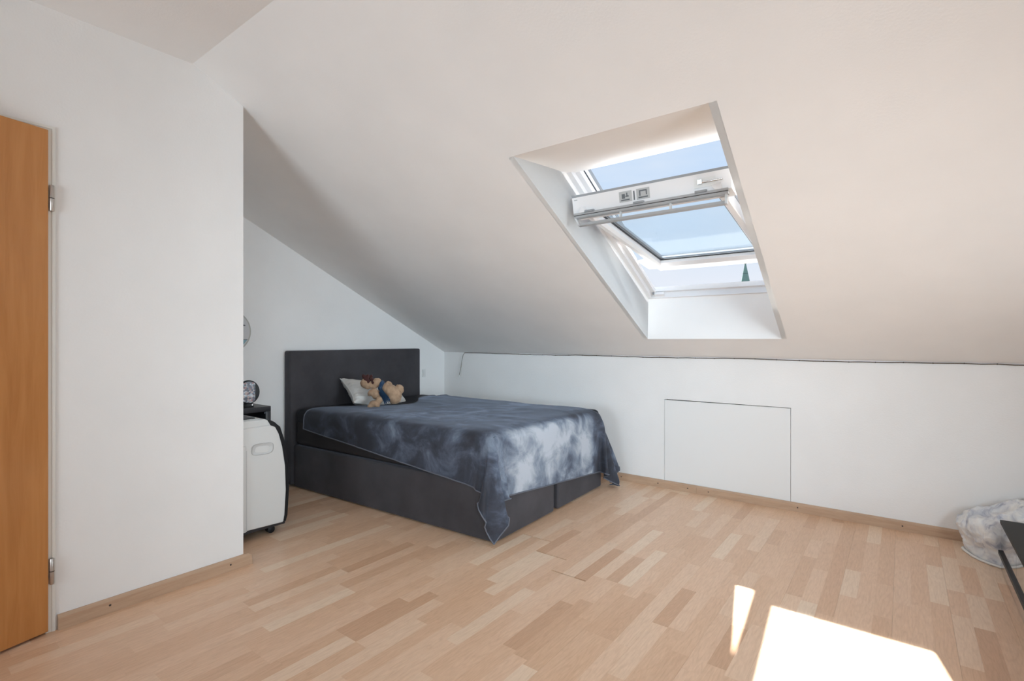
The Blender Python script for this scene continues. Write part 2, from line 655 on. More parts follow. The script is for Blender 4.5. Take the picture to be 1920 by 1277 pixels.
# --- knee wall with the hatch opening
HX0, HX1, HZ0, HZ1 = -1.500, -.608, .058, .7015
bm = bmesh.new()
for a in ((XB, HX0, -.02, 1.3), (HX1, XR, -.02, 1.3), (HX0, HX1, HZ1, 1.3), (HX0, HX1, -.02, HZ0)):
    add_box(bm, a[0], a[1], YK, YK + .05, a[2], a[3])
tag(done(bm, 'wall_knee', M['wall']), 'low white wall under the sloped ceiling', 'wall', kind='structure')
box('hatch_backing', HX0 - .05, HX1 + .05, YK + .05, YK + .07, 0, .8, M['dark'], bpy.data.objects['wall_knee'])
hb = bmesh.new()
add_hex(hb, [(x, y, z) for x in (HX0 + .0035, HX1 - .003) for y in (YK + .001, YK + .022) for z in (HZ0 + .002, HZ1 - .004)])
for v in hb.verts:                                                # the hatch sags a little at its right
    if v.co.z > .5 and v.co.x < -1:
        v.co.z -= .0035
hatch = done(hb, 'access_hatch', M['hatch'])
tag(hatch, 'flush white access hatch with a thin dark gap, set in the low wall', 'hatch')

# --- ceiling
SHEAR = .0258
P0 = Vector((0, YK, ZK))
NRM = Vector((0, math.sin(TH), math.cos(TH)))
UPS = Vector((0, -math.cos(TH), math.sin(TH)))
A0 = -1.5215 - SHEAR * .316


def wl(a, s, n):
    """window coordinates: a across, s up the slope, n outward through the roof"""
    return P0 + Vector((A0 + a + SHEAR * s, 0, 0)) + UPS * s + NRM * n


bm = bmesh.new()
add_box(bm, XB - .1, XR + .1, YR - .1, YF, ZC, ZC + .2)
tag(done(bm, 'ceiling', M['ceil']), 'flat white ceiling strip above the door', 'ceiling', kind='structure')
S0, S1, W = .311, 2.2535, .903                                    # opening in the slope
STOP = (YK - YF) / math.cos(TH)
TS = .24
bm = bmesh.new()
XA, XZ = XB - .1 - A0, XR + .1 - A0
for a0, a1, s0, s1 in ((XA, 0, S0, S1), (W, XZ, S0, S1), (XA, XZ, -.15, S0), (XA, XZ, S1, STOP)):
    pts = []
    for fa in (a0, a1):
        for s in (s0, s1):
            for n in (0, TS):
                far = fa in (XA, XZ)
                p = wl(fa, s, n)
                if far:
                    p.x = A0 + fa
                pts.append(p)
    add_hex(bm, pts)
bmesh.ops.remove_doubles(bm, verts=bm.verts, dist=1e-5)
tag(done(bm, 'ceiling_slope', M['ceil']), 'sloped white ceiling with the roof window', 'ceiling', kind='structure')

# reveal lining: level head, upright sill, flush sides
NF = .272                                                         # inner face of the window frame
SB, ST = .437, 1.795
rv = empty('trim_1', wl(.45, 1.2, .1), label='white plaster reveal lining the roof window opening', cat='reveal', kind='structure')


def wx(pts):
    return [Vector(p) - rv.location for p in pts]


def slab(name, q, off, m, parent):
    """thin panel: quad q (4 points) thickened by vector off"""
    bm = bmesh.new()
    a = [bm.verts.new(p) for p in q]
    b = [bm.verts.new(Vector(p) + off) for p in q]
    bm.faces.new(a)
    bm.faces.new(b[::-1])
    for i in range(4):
        bm.faces.new((a[i], a[(i + 1) % 4], b[(i + 1) % 4], b[i]))
    return done(bm, name, m, parent)


slab('head_panel', wx([wl(-.02, S1, 0), wl(W + .02, S1, 0), wl(W + .02, ST, NF + .02), wl(-.02, ST, NF + .02)]), Vector((0, .0, .03)), M['reveal'], rv)
slab('sill_panel', wx([wl(-.02, S0, 0), wl(W + .02, S0, 0), wl(W + .02, SB, NF), wl(-.02, SB, NF)]), Vector((0, .03, 0)), M['reveal'], rv)
slab('side_panel', wx([wl(0, S0, 0), wl(0, S1, 0), wl(0, ST - .01, NF + .04), wl(0, SB, NF + .01)]), Vector((-.03, 0, 0)), M['reveal'], rv)
slab('side_panel', wx([wl(W, S0, 0), wl(W, S1, 0), wl(W, ST - .01, NF + .04), wl(W, SB, NF + .01)]), Vector((.03, 0, 0)), M['reveal'], rv)

# --- skirting boards
bl = empty('baseboard_left', (XL, .9, 0), label='oak skirting board under the white door wall', cat='skirting', kind='structure')


def skirt(name, x0, x1, y0, y1, face, parent, loc, mitre=None):
    """sloped-top board; face: 'x' board lies on a wall facing +x, 'y' facing -y"""
    bm = bmesh.new()
    H, Tk = .060, .017
    prof = [(0, 0), (Tk, 0), (Tk, H * .82), (Tk * .45, H), (0, H)]
    ends = (y0, y1) if face == 'x' else (x0, x1)
    rings = []
    for e_ in ends:
        ring = []
        for d, z in prof:
            w = e_
            if face == 'x' and mitre and e_ == y1:
                w = e_ - .022 + d * 1.3 - z * .12
            p = (x0 + d, w, z) if face == 'x' else (w, y0 - d, z)
            ring.append(bm.verts.new(Vector(p) - loc))
        rings.append(ring)
    n = len(prof)
    for i in range(n):
        bm.faces.new((rings[0][i], rings[0][(i + 1) % n], rings[1][(i + 1) % n], rings[1][i]))
    bm.faces.new(rings[0])
    bm.faces.new(rings[1][::-1])
    return done(bm, name, M['skirt'], parent)


def screw(parent, p, axis, loc):
    bm = bmesh.new()
    bmesh.ops.create_cone(bm, cap_ends=True, segments=12, radius1=.0048, radius2=.0036, depth=.003)
    mt = Matrix.Rotation(R(90), 4, 'Y') if axis == 'x' else Matrix.Rotation(R(90), 4, 'X')
    bmesh.ops.transform(bm, verts=bm.verts, matrix=Matrix.Translation(Vector(p) - loc) @ mt)
    return done(bm, 'screw', M['screw'], parent)


lb = Vector(bl.location)
b1 = skirt('board', XL + .0005, 0, .531, 1.305, 'x', bl, lb, True)
for y in (.700, 1.195):
    screw(b1, (XL + .0185, y, .033), 'x', lb)
bk = empty('baseboard_knee', (-.9, YK, 0), label='oak skirting board along the low wall', cat='skirting', kind='structure')
kb = Vector(bk.location)
for x0, x1, sc_ in ((XB, -1.245, (-2.2, -1.86, -1.545, -1.31)), (-1.2435, .85, (-1.155, -.566, .0)), (.8515, XR, (1.2,))):
    b = skirt('board', x0, x1, YK - .0005, 0, 'y', bk, kb)
    for x in sc_:
        screw(b, (x, YK - .0185, .030), 'y', kb)

# --- door, ajar on its hinges
dr = empty('door_1', (XL, .5, 0), label='orange beech veneer door standing ajar at the left edge', cat='door', kind='structure')
DL = Vector((XL, .5, 0))
fr = bmesh.new()
for y0, y1, z0, z1 in ((DY1 - .024, DY1 + .006, 0, DZ + .006), (DY0 - .006, DY0 + .024, 0, DZ + .006), (DY0 + .024, DY1 - .024, DZ - .018, DZ + .006)):
    add_box(fr, -T - .004, .003, y0 - .5, y1 - .5, z0, z1)
frame = done(fr, 'door_frame', M['frame_paint'], dr)
# raised outer lip of the steel frame
fr = bmesh.new()
for y0, y1, z0, z1 in ((DY1 - .004, DY1 + .006, 0, DZ + .006), (DY0 - .006, DY0 + .004, 0, DZ + .006), (DY0 + .004, DY1 - .004, DZ - .004, DZ + .006)):
    add_box(fr, -.004, .006, y0 - .5, y1 - .5, z0, z1)
done(fr, 'frame_lip', M['frame_paint'], frame)
AJ = R(14.2)


def dl(d, t, z):
    """door leaf: d from the hinge edge along the leaf, t out of the room side"""
    dx, dy = math.sin(AJ), -math.cos(AJ)
    return Vector((.004 + d * dx + t * math.cos(AJ), -.002 + d * dy + t * math.sin(AJ), z))


bm = bmesh.new()
add_box(bm, 0, .815, -.03, .012, .010, 2.004, dl)
bmesh.ops.recalc_face_normals(bm, faces=bm.faces)
bmesh.ops.bevel(bm, geom=list(bm.edges), offset=.0015, segments=2, profile=.5, affect='EDGES')
leaf = done(bm, 'leaf', M['door'], dr)
for z in (.245, 1.735):
    bm = bmesh.new()
    add_tube(bm, [(.013, .012, z - .052), (.013, .012, z - .050), (.013, .012, z + .050), (.013, .012, z + .052)], [.006, .0075, .0075, .006], 12)
    h = done(bm, 'hinge', M['steel'], dr, smooth=True, angle=40)
    bm = bmesh.new()
    add_tube(bm, [(.013, .012, z - .0016), (.013, .012, z + .0016)], .0079, 12)
    done(bm, 'hinge_joint', M['dark'], h)
# lever handle near the free edge
bm = bmesh.new()
a_, b_ = dl(.755, .012, 1.05), dl(.755, .062, 1.05)
add_tube(bm, [a_, b_], .010, 12)
add_tube(bm, [dl(.762, .060, 1.05), dl(.64, .060, 1.05)], .009, 12)
add_box(bm, .735, .775, .012, .018, .86, 1.10, dl)
done(bm, 'door_handle', M['steel'], dr, smooth=True, angle=40)

# --- roof window
wn = empty('window_1', wl(.45, 1.1, NF), label='white centre pivot roof window tilted open', cat='roof window', kind='structure')
WLOC = Vector(wn.location)


def wf(a, s, n):
    return wl(a, s, n) - WLOC


JW = .058                                                         # visible jamb width
NB = .375                                                        # frame depth of the upper half
NL = .330                                                        # and of the lower half
MID = 1.12
bm = bmesh.new()
for s0, s1, nb in ((SB - .05, MID, NL), (MID, ST + .06, NB)):
    add_box(bm, -.03, JW * .5, s0, s1, NF, nb, wf)
    add_box(bm, JW * .5, JW, s0, s1, NF + .030, nb, wf)
f1 = done(bm, 'frame_jamb', M['lacquer'], wn)
bm = bmesh.new()
for s0, s1, nb in ((SB - .05, MID, NL), (MID, ST + .06, NB)):
    add_box(bm, W - JW * .5, W + .03, s0, s1, NF, nb, wf)
    add_box(bm, W - JW, W - JW * .5, s0, s1, NF + .030, nb, wf)
f2 = done(bm, 'frame_jamb', M['lacquer'], wn)
bm = bmesh.new()
add_box(bm, 0, W, SB - .05, SB + .012, NF, NB - .02, wf)
add_box(bm, 0, W, SB - .05, SB + .030, NF + .045, NB - .02, wf)
done(bm, 'frame_sill', M['lacquer'], wn)
bm = bmesh.new()
add_box(bm, 0, W, ST + .02, ST + .09, NF + .02, NB, wf)
done(bm, 'frame_head', M['lacquer'], wn)
for f_, a in ((f1, JW), (f2, W - JW - .003)):
    bm = bmesh.new()
    add_box(bm, a, a + .003, 1.16, ST + .02, NF + .062, NF + .070, wf)
    done(bm, 'seal', M['gasket'], f_)
bm = bmesh.new()
for a0, a1, s0, s1 in ((-.06, JW + .004, 1.12, ST + .1), (W - JW - .004, W + .06, 1.12, ST + .1), (-.06, W + .06, ST + .03, ST + .12)):
    add_box(bm, a0, a1, s0, s1, NB, NB + .022, wf)
for a0, a1, s0, s1 in ((-.06, -.01, SB - .12, MID), (W + .01, W + .06, SB - .12, MID), (-.06, W + .06, SB - .12, SB - .04)):
    add_box(bm, a0, a1, s0, s1, NL, NL + .012, wf)
done(bm, 'cladding', M['alu'], wn)
# latch keeper on the sill frame
box('latch_keeper', .055, .125, SB + .012, SB + .04, NF + .012, NF + .032, M['lacquer'], wn, f=wf)
tube('sill_bolt', [wf(.05, SB + .03, NF + .02), wf(.05, SB + .055, NF + .02)], .006, M['alu'], wn)

# sash, turned about its middle
BETA = R(18.5)
SS, SN = 1.1075, .273


def ws(a, u, w):
    return wf(a, SS + u * math.cos(BETA) + w * math.sin(BETA), SN - u * math.sin(BETA) + w * math.cos(BETA))


AL, AR = .037, W - .037                                            # rail ends
CL, CR = .078, W - .078                                           # outer edges of the stiles
UT, UB = .640, -.640
sash = bmesh.new()


def bar(bm, prof, ends, f):
    """prism: prof is a list of (c, w) points, ends two functions giving 3-D points"""
    A = [bm.verts.new(f(ends[0], c, w)) for c, w in prof]
    B = [bm.verts.new(f(ends[1], c, w)) for c, w in prof]
    n = len(prof)
    bm.faces.new(A)
    bm.faces.new(B[::-1])
    for i in range(n):
        bm.faces.new((A[i], A[(i + 1) % n], B[(i + 1) % n], B[i]))


# stile profile: flat inner face, bevelled towards the glass
sp_l = [(0, .004), (.004, 0), (.030, 0), (.043, .016), (.043, .046), (.036, .075), (.010, .075)]
bar(sash, sp_l, (UB, UT), lambda u, c, w: ws(CL + c, u, w))
bar(sash, sp_l, (UB, UT), lambda u, c, w: ws(CR - c, u, w))
sp_b = [(0, 0), (.095, 0), (.125, .020), (.125, .046), (.11, .075), (0, .075)]
bar(sash, sp_b, (CL, CR), lambda a, c, w: ws(a, UB + c, w))
sh = done(sash, 'sash', M['lacquer'], wn)
bm = bmesh.new()
bar(bm, [(0, 0), (.095, 0), (.125, .02), (.125, .046), (.11, .082), (-.032, .084)], (AL, AR), lambda a, c, w: ws(a, UT - c - .012, w))
done(bm, 'top_rail', M['lacquer'], sh)
# outer cladding edge of the top rail
bm = bmesh.new()
bar(bm, [(.020, .082), (.032, .082), (.034, .094), (-.05, .098), (-.05, .085)], (AL - .004, AR + .004), lambda a, c, w: ws(a, UT + c - .012, w))
done(bm, 'rail_edge', M['alu'], sh)
bm = bmesh.new()
for a0, a1, u0, u1 in ((CL + .008, CL + .036, UB, UT), (CR - .036, CR - .008, UB, UT), (CL + .01, CR - .01, UB - .12, UB + .09), (CL - .17, CR + .05, UB - .20, UB + .035)):  # wide last box is a hidden lip added to clip the sun patch
    add_box(bm, a0, a1, u0, u1, .075, .090, ws)
done(bm, 'sash_cladding_sun_lip', M['alu'], sh)
gl = bmesh.new()
add_box(gl, AL + .070, AR - .070, UB + .10, UT - .10, .048, .052, ws)
done(gl, 'glass_pane', M['glass'], sh)
bm = bmesh.new()
GA, GB, GC, GD = CL + .043, CR - .043, UB + .125, UT - .137
for a0, a1, u0, u1 in ((GA, GA + .010, GC, GD), (GB - .010, GB, GC, GD), (GA, GB, GC, GC + .010), (GA, GB, GD - .01, GD)):
    add_box(bm, a0, a1, u0, u1, .040, .046, ws)
done(bm, 'glazing_gasket', M['gasket'], sh)
bm = bmesh.new()
for a0, a1, u0, u1 in ((GA + .010, GA + .024, GC, GD), (GB - .024, GB - .010, GC, GD), (GA, GB, GC + .010, GC + .024)):
    add_box(bm, a0, a1, u0, u1, .0475, .0535, ws)
done(bm, 'glass_spacer', M['alu'], sh)


# end face of the top rail: u = UT - .012 at w 0, UT + .020 at w .084
def wt(a, w, h):
    """on the rail's end face: w across it, h out of it"""
    return ws(a, UT - .012 + .032 * w / .084 + h, w)


st = bmesh.new()
for a0, a1 in ((.315, .385), (.410, .480)):
    add_box(st, a0, a1, .018, .068, 0, .0012, wt)
done(st, 'data_plate', M['sticker'], sh)
st = bmesh.new()
for a0, a1, w0, w1 in ((.325, .372, .024, .030), (.330, .348, .034, .056), (.350, .368, .040, .046), (.355, .362, .046, .060),
                       (.420, .470, .024, .030), (.425, .432, .034, .060), (.432, .466, .054, .060), (.460, .466, .036, .054), (.394, .401, .020, .062)):
    add_box(st, a0, a1, w0, w1, .0012, .0018, wt)
done(st, 'pictogram', M['print'], sh)
st = bmesh.new()
add_box(st, .048, .068, .066, .071, 0, .001, wt)
done(st, 'stamped_code', M['sticker'], sh)
# barrel bolt at the far end of the rail
bm = bmesh.new()
add_box(bm, .70, .80, .022, .062, 0, .002, wt)
done(bm, 'bolt_plate', M['white_plastic'], sh)
tube('barrel_bolt', [wt(.725, .042, .006), wt(.83, .042, .006)], .0045, M['chrome'], sh)
box('bolt_knob', .718, .738, .034, .052, .002, .014, M['chrome'], sh, f=wt)
# ventilation flap: a bar with an open slot, hinged under the rail
fp = bmesh.new()
F0, F1, FU = AL + .008, AR - .012, UT - .022


def wv_(a, d, h):
    """flap: d hangs from the rail into the room, h along the sash"""
    return ws(a, FU + h, -d)


for args in ((F0, F1, .000, .012, -.002, .022), (F0, F1, .014, .026, -.006, .018), (F0 + .03, F1 - .012, .058, .072, -.008, .016)):
    add_box(fp, *args, wv_)
flap = done(fp, 'ventilation_flap', M['grey_bar'], sh)
bm = bmesh.new()
add_box(bm, F0, F1, .0118, .0145, -.004, .0185, wv_)
done(bm, 'shadow_groove', M['dark'], flap)
bm = bmesh.new()
add_hex(bm, [wv_(a, d, h) for a, d, h in ((F0, .022, -.006), (F0, .022, .016), (F0 + .03, .07, -.008), (F0 + .03, .07, .016), (F0 + .010, .022, -.006), (F0 + .010, .022, .016), (F0 + .040, .07, -.008), (F0 + .040, .07, .016))])
add_box(bm, F1 - .014, F1 - .004, .02, .072, -.008, .016, wv_)
for a in (F0 + .27, F0 + .535):
    add_box(bm, a, a + .008, .022, .060, -.006, .012, wv_)
done(bm, 'flap_post', M['plastic_grey'], flap)
bm = bmesh.new()
for a in (.115, .395, .705):
    add_box(bm, a, a + .055, -.006, .004, .016, .030, wv_)
done(bm, 'flap_hinge', M['alu'], flap)

# --- church spire far beyond the window
spv = Vector((FWD.x, FWD.y, 0)) * 120 + Vector((RGT.x, RGT.y, 0)) * 54.7
ch = empty('church_tower', (spv.x, spv.y, -9), label='slim green copper church spire seen through the open roof window', cat='church')


def cone(name, r0, r1, z0, z1, m, parent, seg=8):
    bm = bmesh.new()
    bmesh.ops.create_cone(bm, cap_ends=True, segments=seg, radius1=r0, radius2=r1, depth=z1 - z0)
    bmesh.ops.translate(bm, verts=bm.verts, vec=(0, 0, (z0 + z1) / 2))
    return done(bm, name, m, parent)


spire = cone('spire', 3.4, .14, 11.5, 28.0, M['copper'], ch)
for z, r_ in ((20.5, 1.62), (23.0, 1.12), (25.6, .62)):
    cone('seam_band', r_, r_ - .02, z, z + .12, M['copper_line'], spire)
cone('finial', .24, .10, 27.9, 28.6, M['copper_line'], spire)
box('tower', -3, 3, -3, 3, 0, 11.5, M['stone'], ch)
for s_ in (-1, 1):
    box('belfry_opening', s_ * 1.2 - .5, s_ * 1.2 + .5, -3.05, -2.9, 7.5, 10.2, M['dark'], ch)
tag(box('ground', -150, 150, -40, 260, -9.3, -9.0, M['asphalt']), 'ground outside far below', 'ground', kind='structure')
CLOTH_X = (
    1964, 1947, 1928, 1933, 1955, 1936, 1906, 1883, 1905, 1911, 1879, 1853, 1822, 1786, 1749, 1713, 1676, 1640, 1603, 1566, 1530, 1493, 1457, 1420, 1384, 1347, 1310, 1274, 1237, 1201, 1164, 1128, 1091, 1055, 1018, 982, 945, 909, 872, 836, 799, 763, 727, 690, 654, 617, 581, 544, 508, 471, 435, 398, 362, 325, 289, 252, 216, 179, 143, 106,
    1984, 1971, 1954, 1934, 1933, 1949, 1926, 1899, 1897, 1913, 1883, 1856, 1825, 1789, 1753, 1716, 1680, 1643, 1607, 1570, 1533, 1497, 1460, 1424, 1387, 1351, 1314, 1278, 1241, 1204, 1168, 1131, 1095, 1058, 1022, 985, 949, 912, 876, 839, 803, 767, 730, 694, 657, 621, 584, 548, 511, 475, 438, 402, 365, 329, 292, 256, 219, 183, 146, 110,
    2010, 1991, 1976, 1959, 1937, 1937, 1942, 1916, 1897, 1913, 1887, 1861, 1829, 1793, 1756, 1720, 1683, 1647, 1610, 1574, 1537, 1500, 1464, 1427, 1391, 1354, 1318, 1281, 1245, 1208, 1172, 1135, 1099, 1062, 1025, 989, 952, 916, 879, 843, 807, 770, 734, 697, 661, 624, 588, 551, 515, 478, 442, 405, 369, 332, 296, 259, 223, 186, 150, 113,
    2037, 2018, 1998, 1982, 1963, 1938, 1940, 1934, 1906, 1914, 1891, 1865, 1833, 1796, 1760, 1723, 1687, 1650, 1614, 1577, 1541, 1504, 1467, 1431, 1394, 1358, 1321, 1285, 1248, 1212, 1175, 1139, 1102, 1066, 1029, 993, 956, 920, 883, 847, 810, 774, 738, 701, 665, 628, 592, 555, 519, 482, 446, 409, 373, 336, 300, 263, 226, 190, 153, 117,
    2028, 2036, 2024, 2004, 1985, 1962, 1940, 1941, 1923, 1915, 1896, 1869, 1836, 1800, 1763, 1727, 1690, 1654, 1617, 1581, 1544, 1508, 1471, 1435, 1398, 1361, 1325, 1288, 1252, 1215, 1179, 1142, 1106, 1069, 1033, 996, 960, 923, 887, 850, 814, 778, 741, 705, 668, 632, 595, 559, 522, 486, 449, 413, 376, 339, 303, 266, 230, 193, 157, 120,
    1998, 2007, 2019, 2022, 2005, 1984, 1959, 1940, 1937, 1915, 1901, 1873, 1840, 1803, 1767, 1730, 1694, 1657, 1621, 1584, 1548, 1511, 1475, 1438, 1402, 1365, 1329, 1292, 1255, 1219, 1182, 1146, 1109, 1073, 1036, 1000, 963, 927, 890, 854, 817, 781, 744, 708, 671, 635, 598, 562, 525, 489, 452, 416, 379, 343, 306, 269, 233, 196, 160, 123,
    1972, 1984, 1993, 2003, 2010, 2002, 1979, 1955, 1937, 1926, 1905, 1878, 1843, 1807, 1770, 1734, 1697, 1661, 1624, 1588, 1551, 1515, 1478, 1442, 1405, 1369, 1332, 1295, 1259, 1222, 1186, 1149, 1112, 1076, 1039, 1003, 966, 930, 893, 857, 820, 783, 747, 710, 674, 637, 601, 564, 528, 492, 455, 419, 382, 346, 310, 273, 237, 200, 164, 128,
    1945, 1956, 1966, 1974, 1981, 1992, 1993, 1974, 1952, 1934, 1911, 1882, 1847, 1810, 1774, 1737, 1701, 1664, 1628, 1591, 1555, 1518, 1481, 1445, 1408, 1372, 1335, 1298, 1262, 1225, 1188, 1152, 1115, 1078, 1042, 1005, 969, 932, 895, 859, 823, 786, 750, 713, 677, 640, 604, 568, 531, 495, 459, 423, 386, 350, 314, 278, 242, 205, 169, 133,
    1972, 1969, 1964, 1956, 1954, 1958, 1968, 1978, 1967, 1944, 1918, 1885, 1850, 1813, 1777, 1740, 1704, 1667, 1630, 1594, 1557, 1520, 1484, 1447, 1410, 1374, 1337, 1300, 1264, 1227, 1190, 1154, 1117, 1081, 1044, 1007, 971, 934, 898, 862, 825, 789, 753, 716, 680, 644, 608, 572, 536, 500, 464, 428, 392, 356, 320, 284, 248, 212, 176, 141,
    2000, 1998, 1998, 1992, 1984, 1977, 1969, 1962, 1961, 1953, 1927, 1889, 1853, 1816, 1779, 1743, 1706, 1669, 1633, 1596, 1559, 1523, 1486, 1449, 1413, 1376, 1339, 1303, 1266, 1229, 1193, 1156, 1119, 1083, 1046, 1010, 973, 937, 901, 865, 828, 792, 756, 720, 684, 649, 613, 577, 541, 506, 470, 435, 399, 364, 329, 293, 258, 222, 187, 151,
    2021, 2016, 2010, 2003, 1996, 1989, 1982, 1975, 1968, 1956, 1929, 1893, 1855, 1818, 1782, 1745, 1708, 1671, 1635, 1598, 1561, 1525, 1488, 1451, 1415, 1378, 1341, 1305, 1268, 1231, 1195, 1158, 1122, 1085, 1049, 1012, 976, 940, 904, 868, 832, 796, 761, 725, 690, 655, 619, 584, 549, 514, 479, 444, 410, 375, 340, 305, 271, 236, 201, 166,
    1984, 1978, 1972, 1966, 1962, 1960, 1960, 1960, 1960, 1953, 1929, 1893, 1857, 1820, 1784, 1747, 1710, 1673, 1637, 1600, 1563, 1527, 1490, 1453, 1417, 1380, 1343, 1307, 1270, 1233, 1197, 1160, 1124, 1087, 1051, 1015, 979, 943, 908, 872, 837, 802, 767, 732, 697, 662, 628, 594, 559, 525, 491, 457, 424, 390, 356, 322, 288, 254, 219, 185,
    1965, 1963, 1962, 1963, 1965, 1966, 1966, 1963, 1958, 1952, 1929, 1895, 1859, 1822, 1786, 1749, 1712, 1676, 1639, 1602, 1566, 1529, 1492, 1456, 1419, 1382, 1346, 1309, 1272, 1236, 1199, 1162, 1126, 1090, 1054, 1018, 983, 947, 912, 877, 843, 808, 774, 740, 706, 673, 639, 606, 573, 540, 507, 475, 442, 409, 377, 344, 311, 278, 244, 210,
    1963, 1964, 1965, 1965, 1963, 1960, 1958, 1958, 1957, 1952, 1931, 1897, 1861, 1824, 1788, 1751, 1714, 1678, 1641, 1604, 1568, 1531, 1494, 1458, 1421, 1384, 1348, 1311, 1274, 1238, 1201, 1165, 1129, 1093, 1057, 1022, 987, 952, 918, 884, 850, 817, 784, 751, 718, 686, 654, 623, 591, 560, 528, 497, 466, 435, 403, 372, 340, 308, 276, 242,
    1962, 1963, 1961, 1959, 1957, 1956, 1955, 1955, 1954, 1951, 1932, 1899, 1863, 1827, 1790, 1753, 1717, 1680, 1643, 1607, 1570, 1533, 1497, 1460, 1423, 1386, 1350, 1313, 1276, 1240, 1203, 1167, 1131, 1096, 1060, 1026, 992, 958, 925, 892, 859, 827, 796, 764, 734, 703, 673, 643, 613, 584, 554, 525, 496, 466, 436, 406, 376, 345, 314, 281,
    1960, 1959, 1958, 1957, 1955, 1955, 1954, 1954, 1953, 1951, 1933, 1901, 1865, 1829, 1792, 1755, 1719, 1682, 1645, 1609, 1572, 1535, 1499, 1462, 1425, 1389, 1352, 1315, 1279, 1242, 1205, 1169, 1134, 1099, 1064, 1030, 997, 965, 933, 901, 870, 840, 810, 781, 752, 724, 696, 668, 640, 613, 586, 558, 531, 503, 475, 447, 418, 388, 358, 326,
    1958, 1957, 1957, 1956, 1955, 1955, 1954, 1952, 1951, 1950, 1934, 1903, 1867, 1831, 1794, 1757, 1721, 1684, 1647, 1611, 1574, 1537, 1501, 1464, 1427, 1391, 1354, 1317, 1281, 1244, 1208, 1172, 1136, 1102, 1069, 1036, 1004, 973, 942, 912, 883, 855, 827, 800, 774, 748, 722, 696, 671, 646, 621, 596, 571, 545, 519, 492, 465, 436, 406, 375,
    1956, 1956, 1956, 1955, 1953, 1952, 1951, 1951, 1950, 1949, 1935, 1905, 1869, 1833, 1796, 1760, 1723, 1686, 1650, 1613, 1576, 1540, 1503, 1466, 1430, 1393, 1356, 1320, 1283, 1246, 1210, 1174, 1139, 1106, 1073, 1042, 1011, 981, 953, 925, 898, 872, 847, 822, 798, 774, 751, 728, 706, 683, 660, 637, 614, 590, 566, 540, 514, 486, 457, 426,
    1954, 1954, 1954, 1953, 1952, 1951, 1950, 1950, 1949, 1948, 1936, 1907, 1871, 1835, 1798, 1762, 1725, 1688, 1652, 1615, 1578, 1542, 1505, 1468, 1432, 1395, 1358, 1322, 1285, 1248, 1212, 1176, 1142, 1110, 1078, 1048, 1019, 991, 964, 939, 914, 890, 867, 845, 823, 802, 782, 761, 741, 721, 700, 679, 658, 636, 612, 588, 562, 535, 506, 475,
    1953, 1953, 1953, 1952, 1951, 1950, 1949, 1948, 1947, 1946, 1936, 1909, 1873, 1837, 1800, 1764, 1727, 1690, 1654, 1617, 1580, 1544, 1507, 1470, 1434, 1397, 1360, 1324, 1287, 1250, 1214, 1179, 1145, 1114, 1083, 1054, 1027, 1001, 976, 953, 930, 909, 888, 868, 849, 830, 812, 794, 776, 757, 738, 719, 699, 678, 656, 632, 606, 579, 550, 518,
    1952, 1951, 1951, 1950, 1949, 1948, 1947, 1946, 1946, 1945, 1937, 1911, 1876, 1839, 1803, 1766, 1729, 1693, 1656, 1619, 1583, 1546, 1509, 1473, 1436, 1399, 1363, 1326, 1289, 1253, 1216, 1181, 1149, 1118, 1088, 1061, 1035, 1011, 988, 966, 946, 926, 908, 890, 873, 856, 839, 823, 806, 789, 772, 753, 734, 714, 692, 668, 642, 615, 585, 552,
    1950, 1950, 1950, 1949, 1948, 1947, 1946, 1945, 1944, 1944, 1937, 1913, 1878, 1841, 1805, 1768, 1731, 1695, 1658, 1621, 1585, 1548, 1511, 1475, 1438, 1401, 1365, 1328, 1291, 1255, 1218, 1184, 1152, 1121, 1093, 1067, 1042, 1020, 998, 978, 959, 942, 925, 908, 893, 877, 862, 846, 831, 814, 797, 779, 760, 739, 717, 693, 667, 638, 607, 573,
    1949, 1949, 1948, 1948, 1946, 1945, 1944, 1944, 1943, 1942, 1937, 1915, 1880, 1843, 1807, 1770, 1733, 1697, 1660, 1623, 1587, 1550, 1513, 1477, 1440, 1403, 1367, 1330, 1293, 1257, 1220, 1186, 1155, 1125, 1098, 1072, 1049, 1027, 1007, 988, 970, 953, 937, 922, 907, 892, 877, 862, 846, 830, 813, 794, 775, 753, 730, 705, 677, 647, 615, 580,
    1947, 1947, 1947, 1946, 1945, 1944, 1943, 1942, 1942, 1941, 1936, 1916, 1882, 1845, 1809, 1772, 1736, 1699, 1662, 1626, 1589, 1552, 1516, 1479, 1442, 1406, 1369, 1332, 1296, 1259, 1223, 1189, 1157, 1128, 1101, 1077, 1054, 1033, 1013, 995, 977, 961, 945, 930, 915, 900, 885, 869, 853, 836, 817, 798, 777, 754, 730, 703, 674, 643, 609, 572,
    1946, 1946, 1945, 1945, 1944, 1943, 1942, 1941, 1940, 1940, 1936, 1917, 1884, 1848, 1811, 1774, 1738, 1701, 1664, 1628, 1591, 1554, 1518, 1481, 1444, 1408, 1371, 1334, 1298, 1261, 1225, 1191, 1160, 1131, 1104, 1080, 1057, 1036, 1016, 998, 980, 963, 947, 931, 916, 900, 883, 867, 849, 831, 811, 790, 767, 743, 717, 689, 658, 625, 590, 552,
    1944, 1944, 1944, 1944, 1942, 1941, 1940, 1940, 1939, 1938, 1935, 1919, 1886, 1850, 1813, 1776, 1740, 1703, 1666, 1630, 1593, 1556, 1520, 1483, 1446, 1410, 1373, 1336, 1300, 1263, 1227, 1193, 1162, 1133, 1106, 1081, 1058, 1037, 1016, 997, 979, 961, 944, 927, 909, 892, 874, 855, 836, 816, 794, 771, 747, 721, 693, 663, 631, 596, 560, 521,
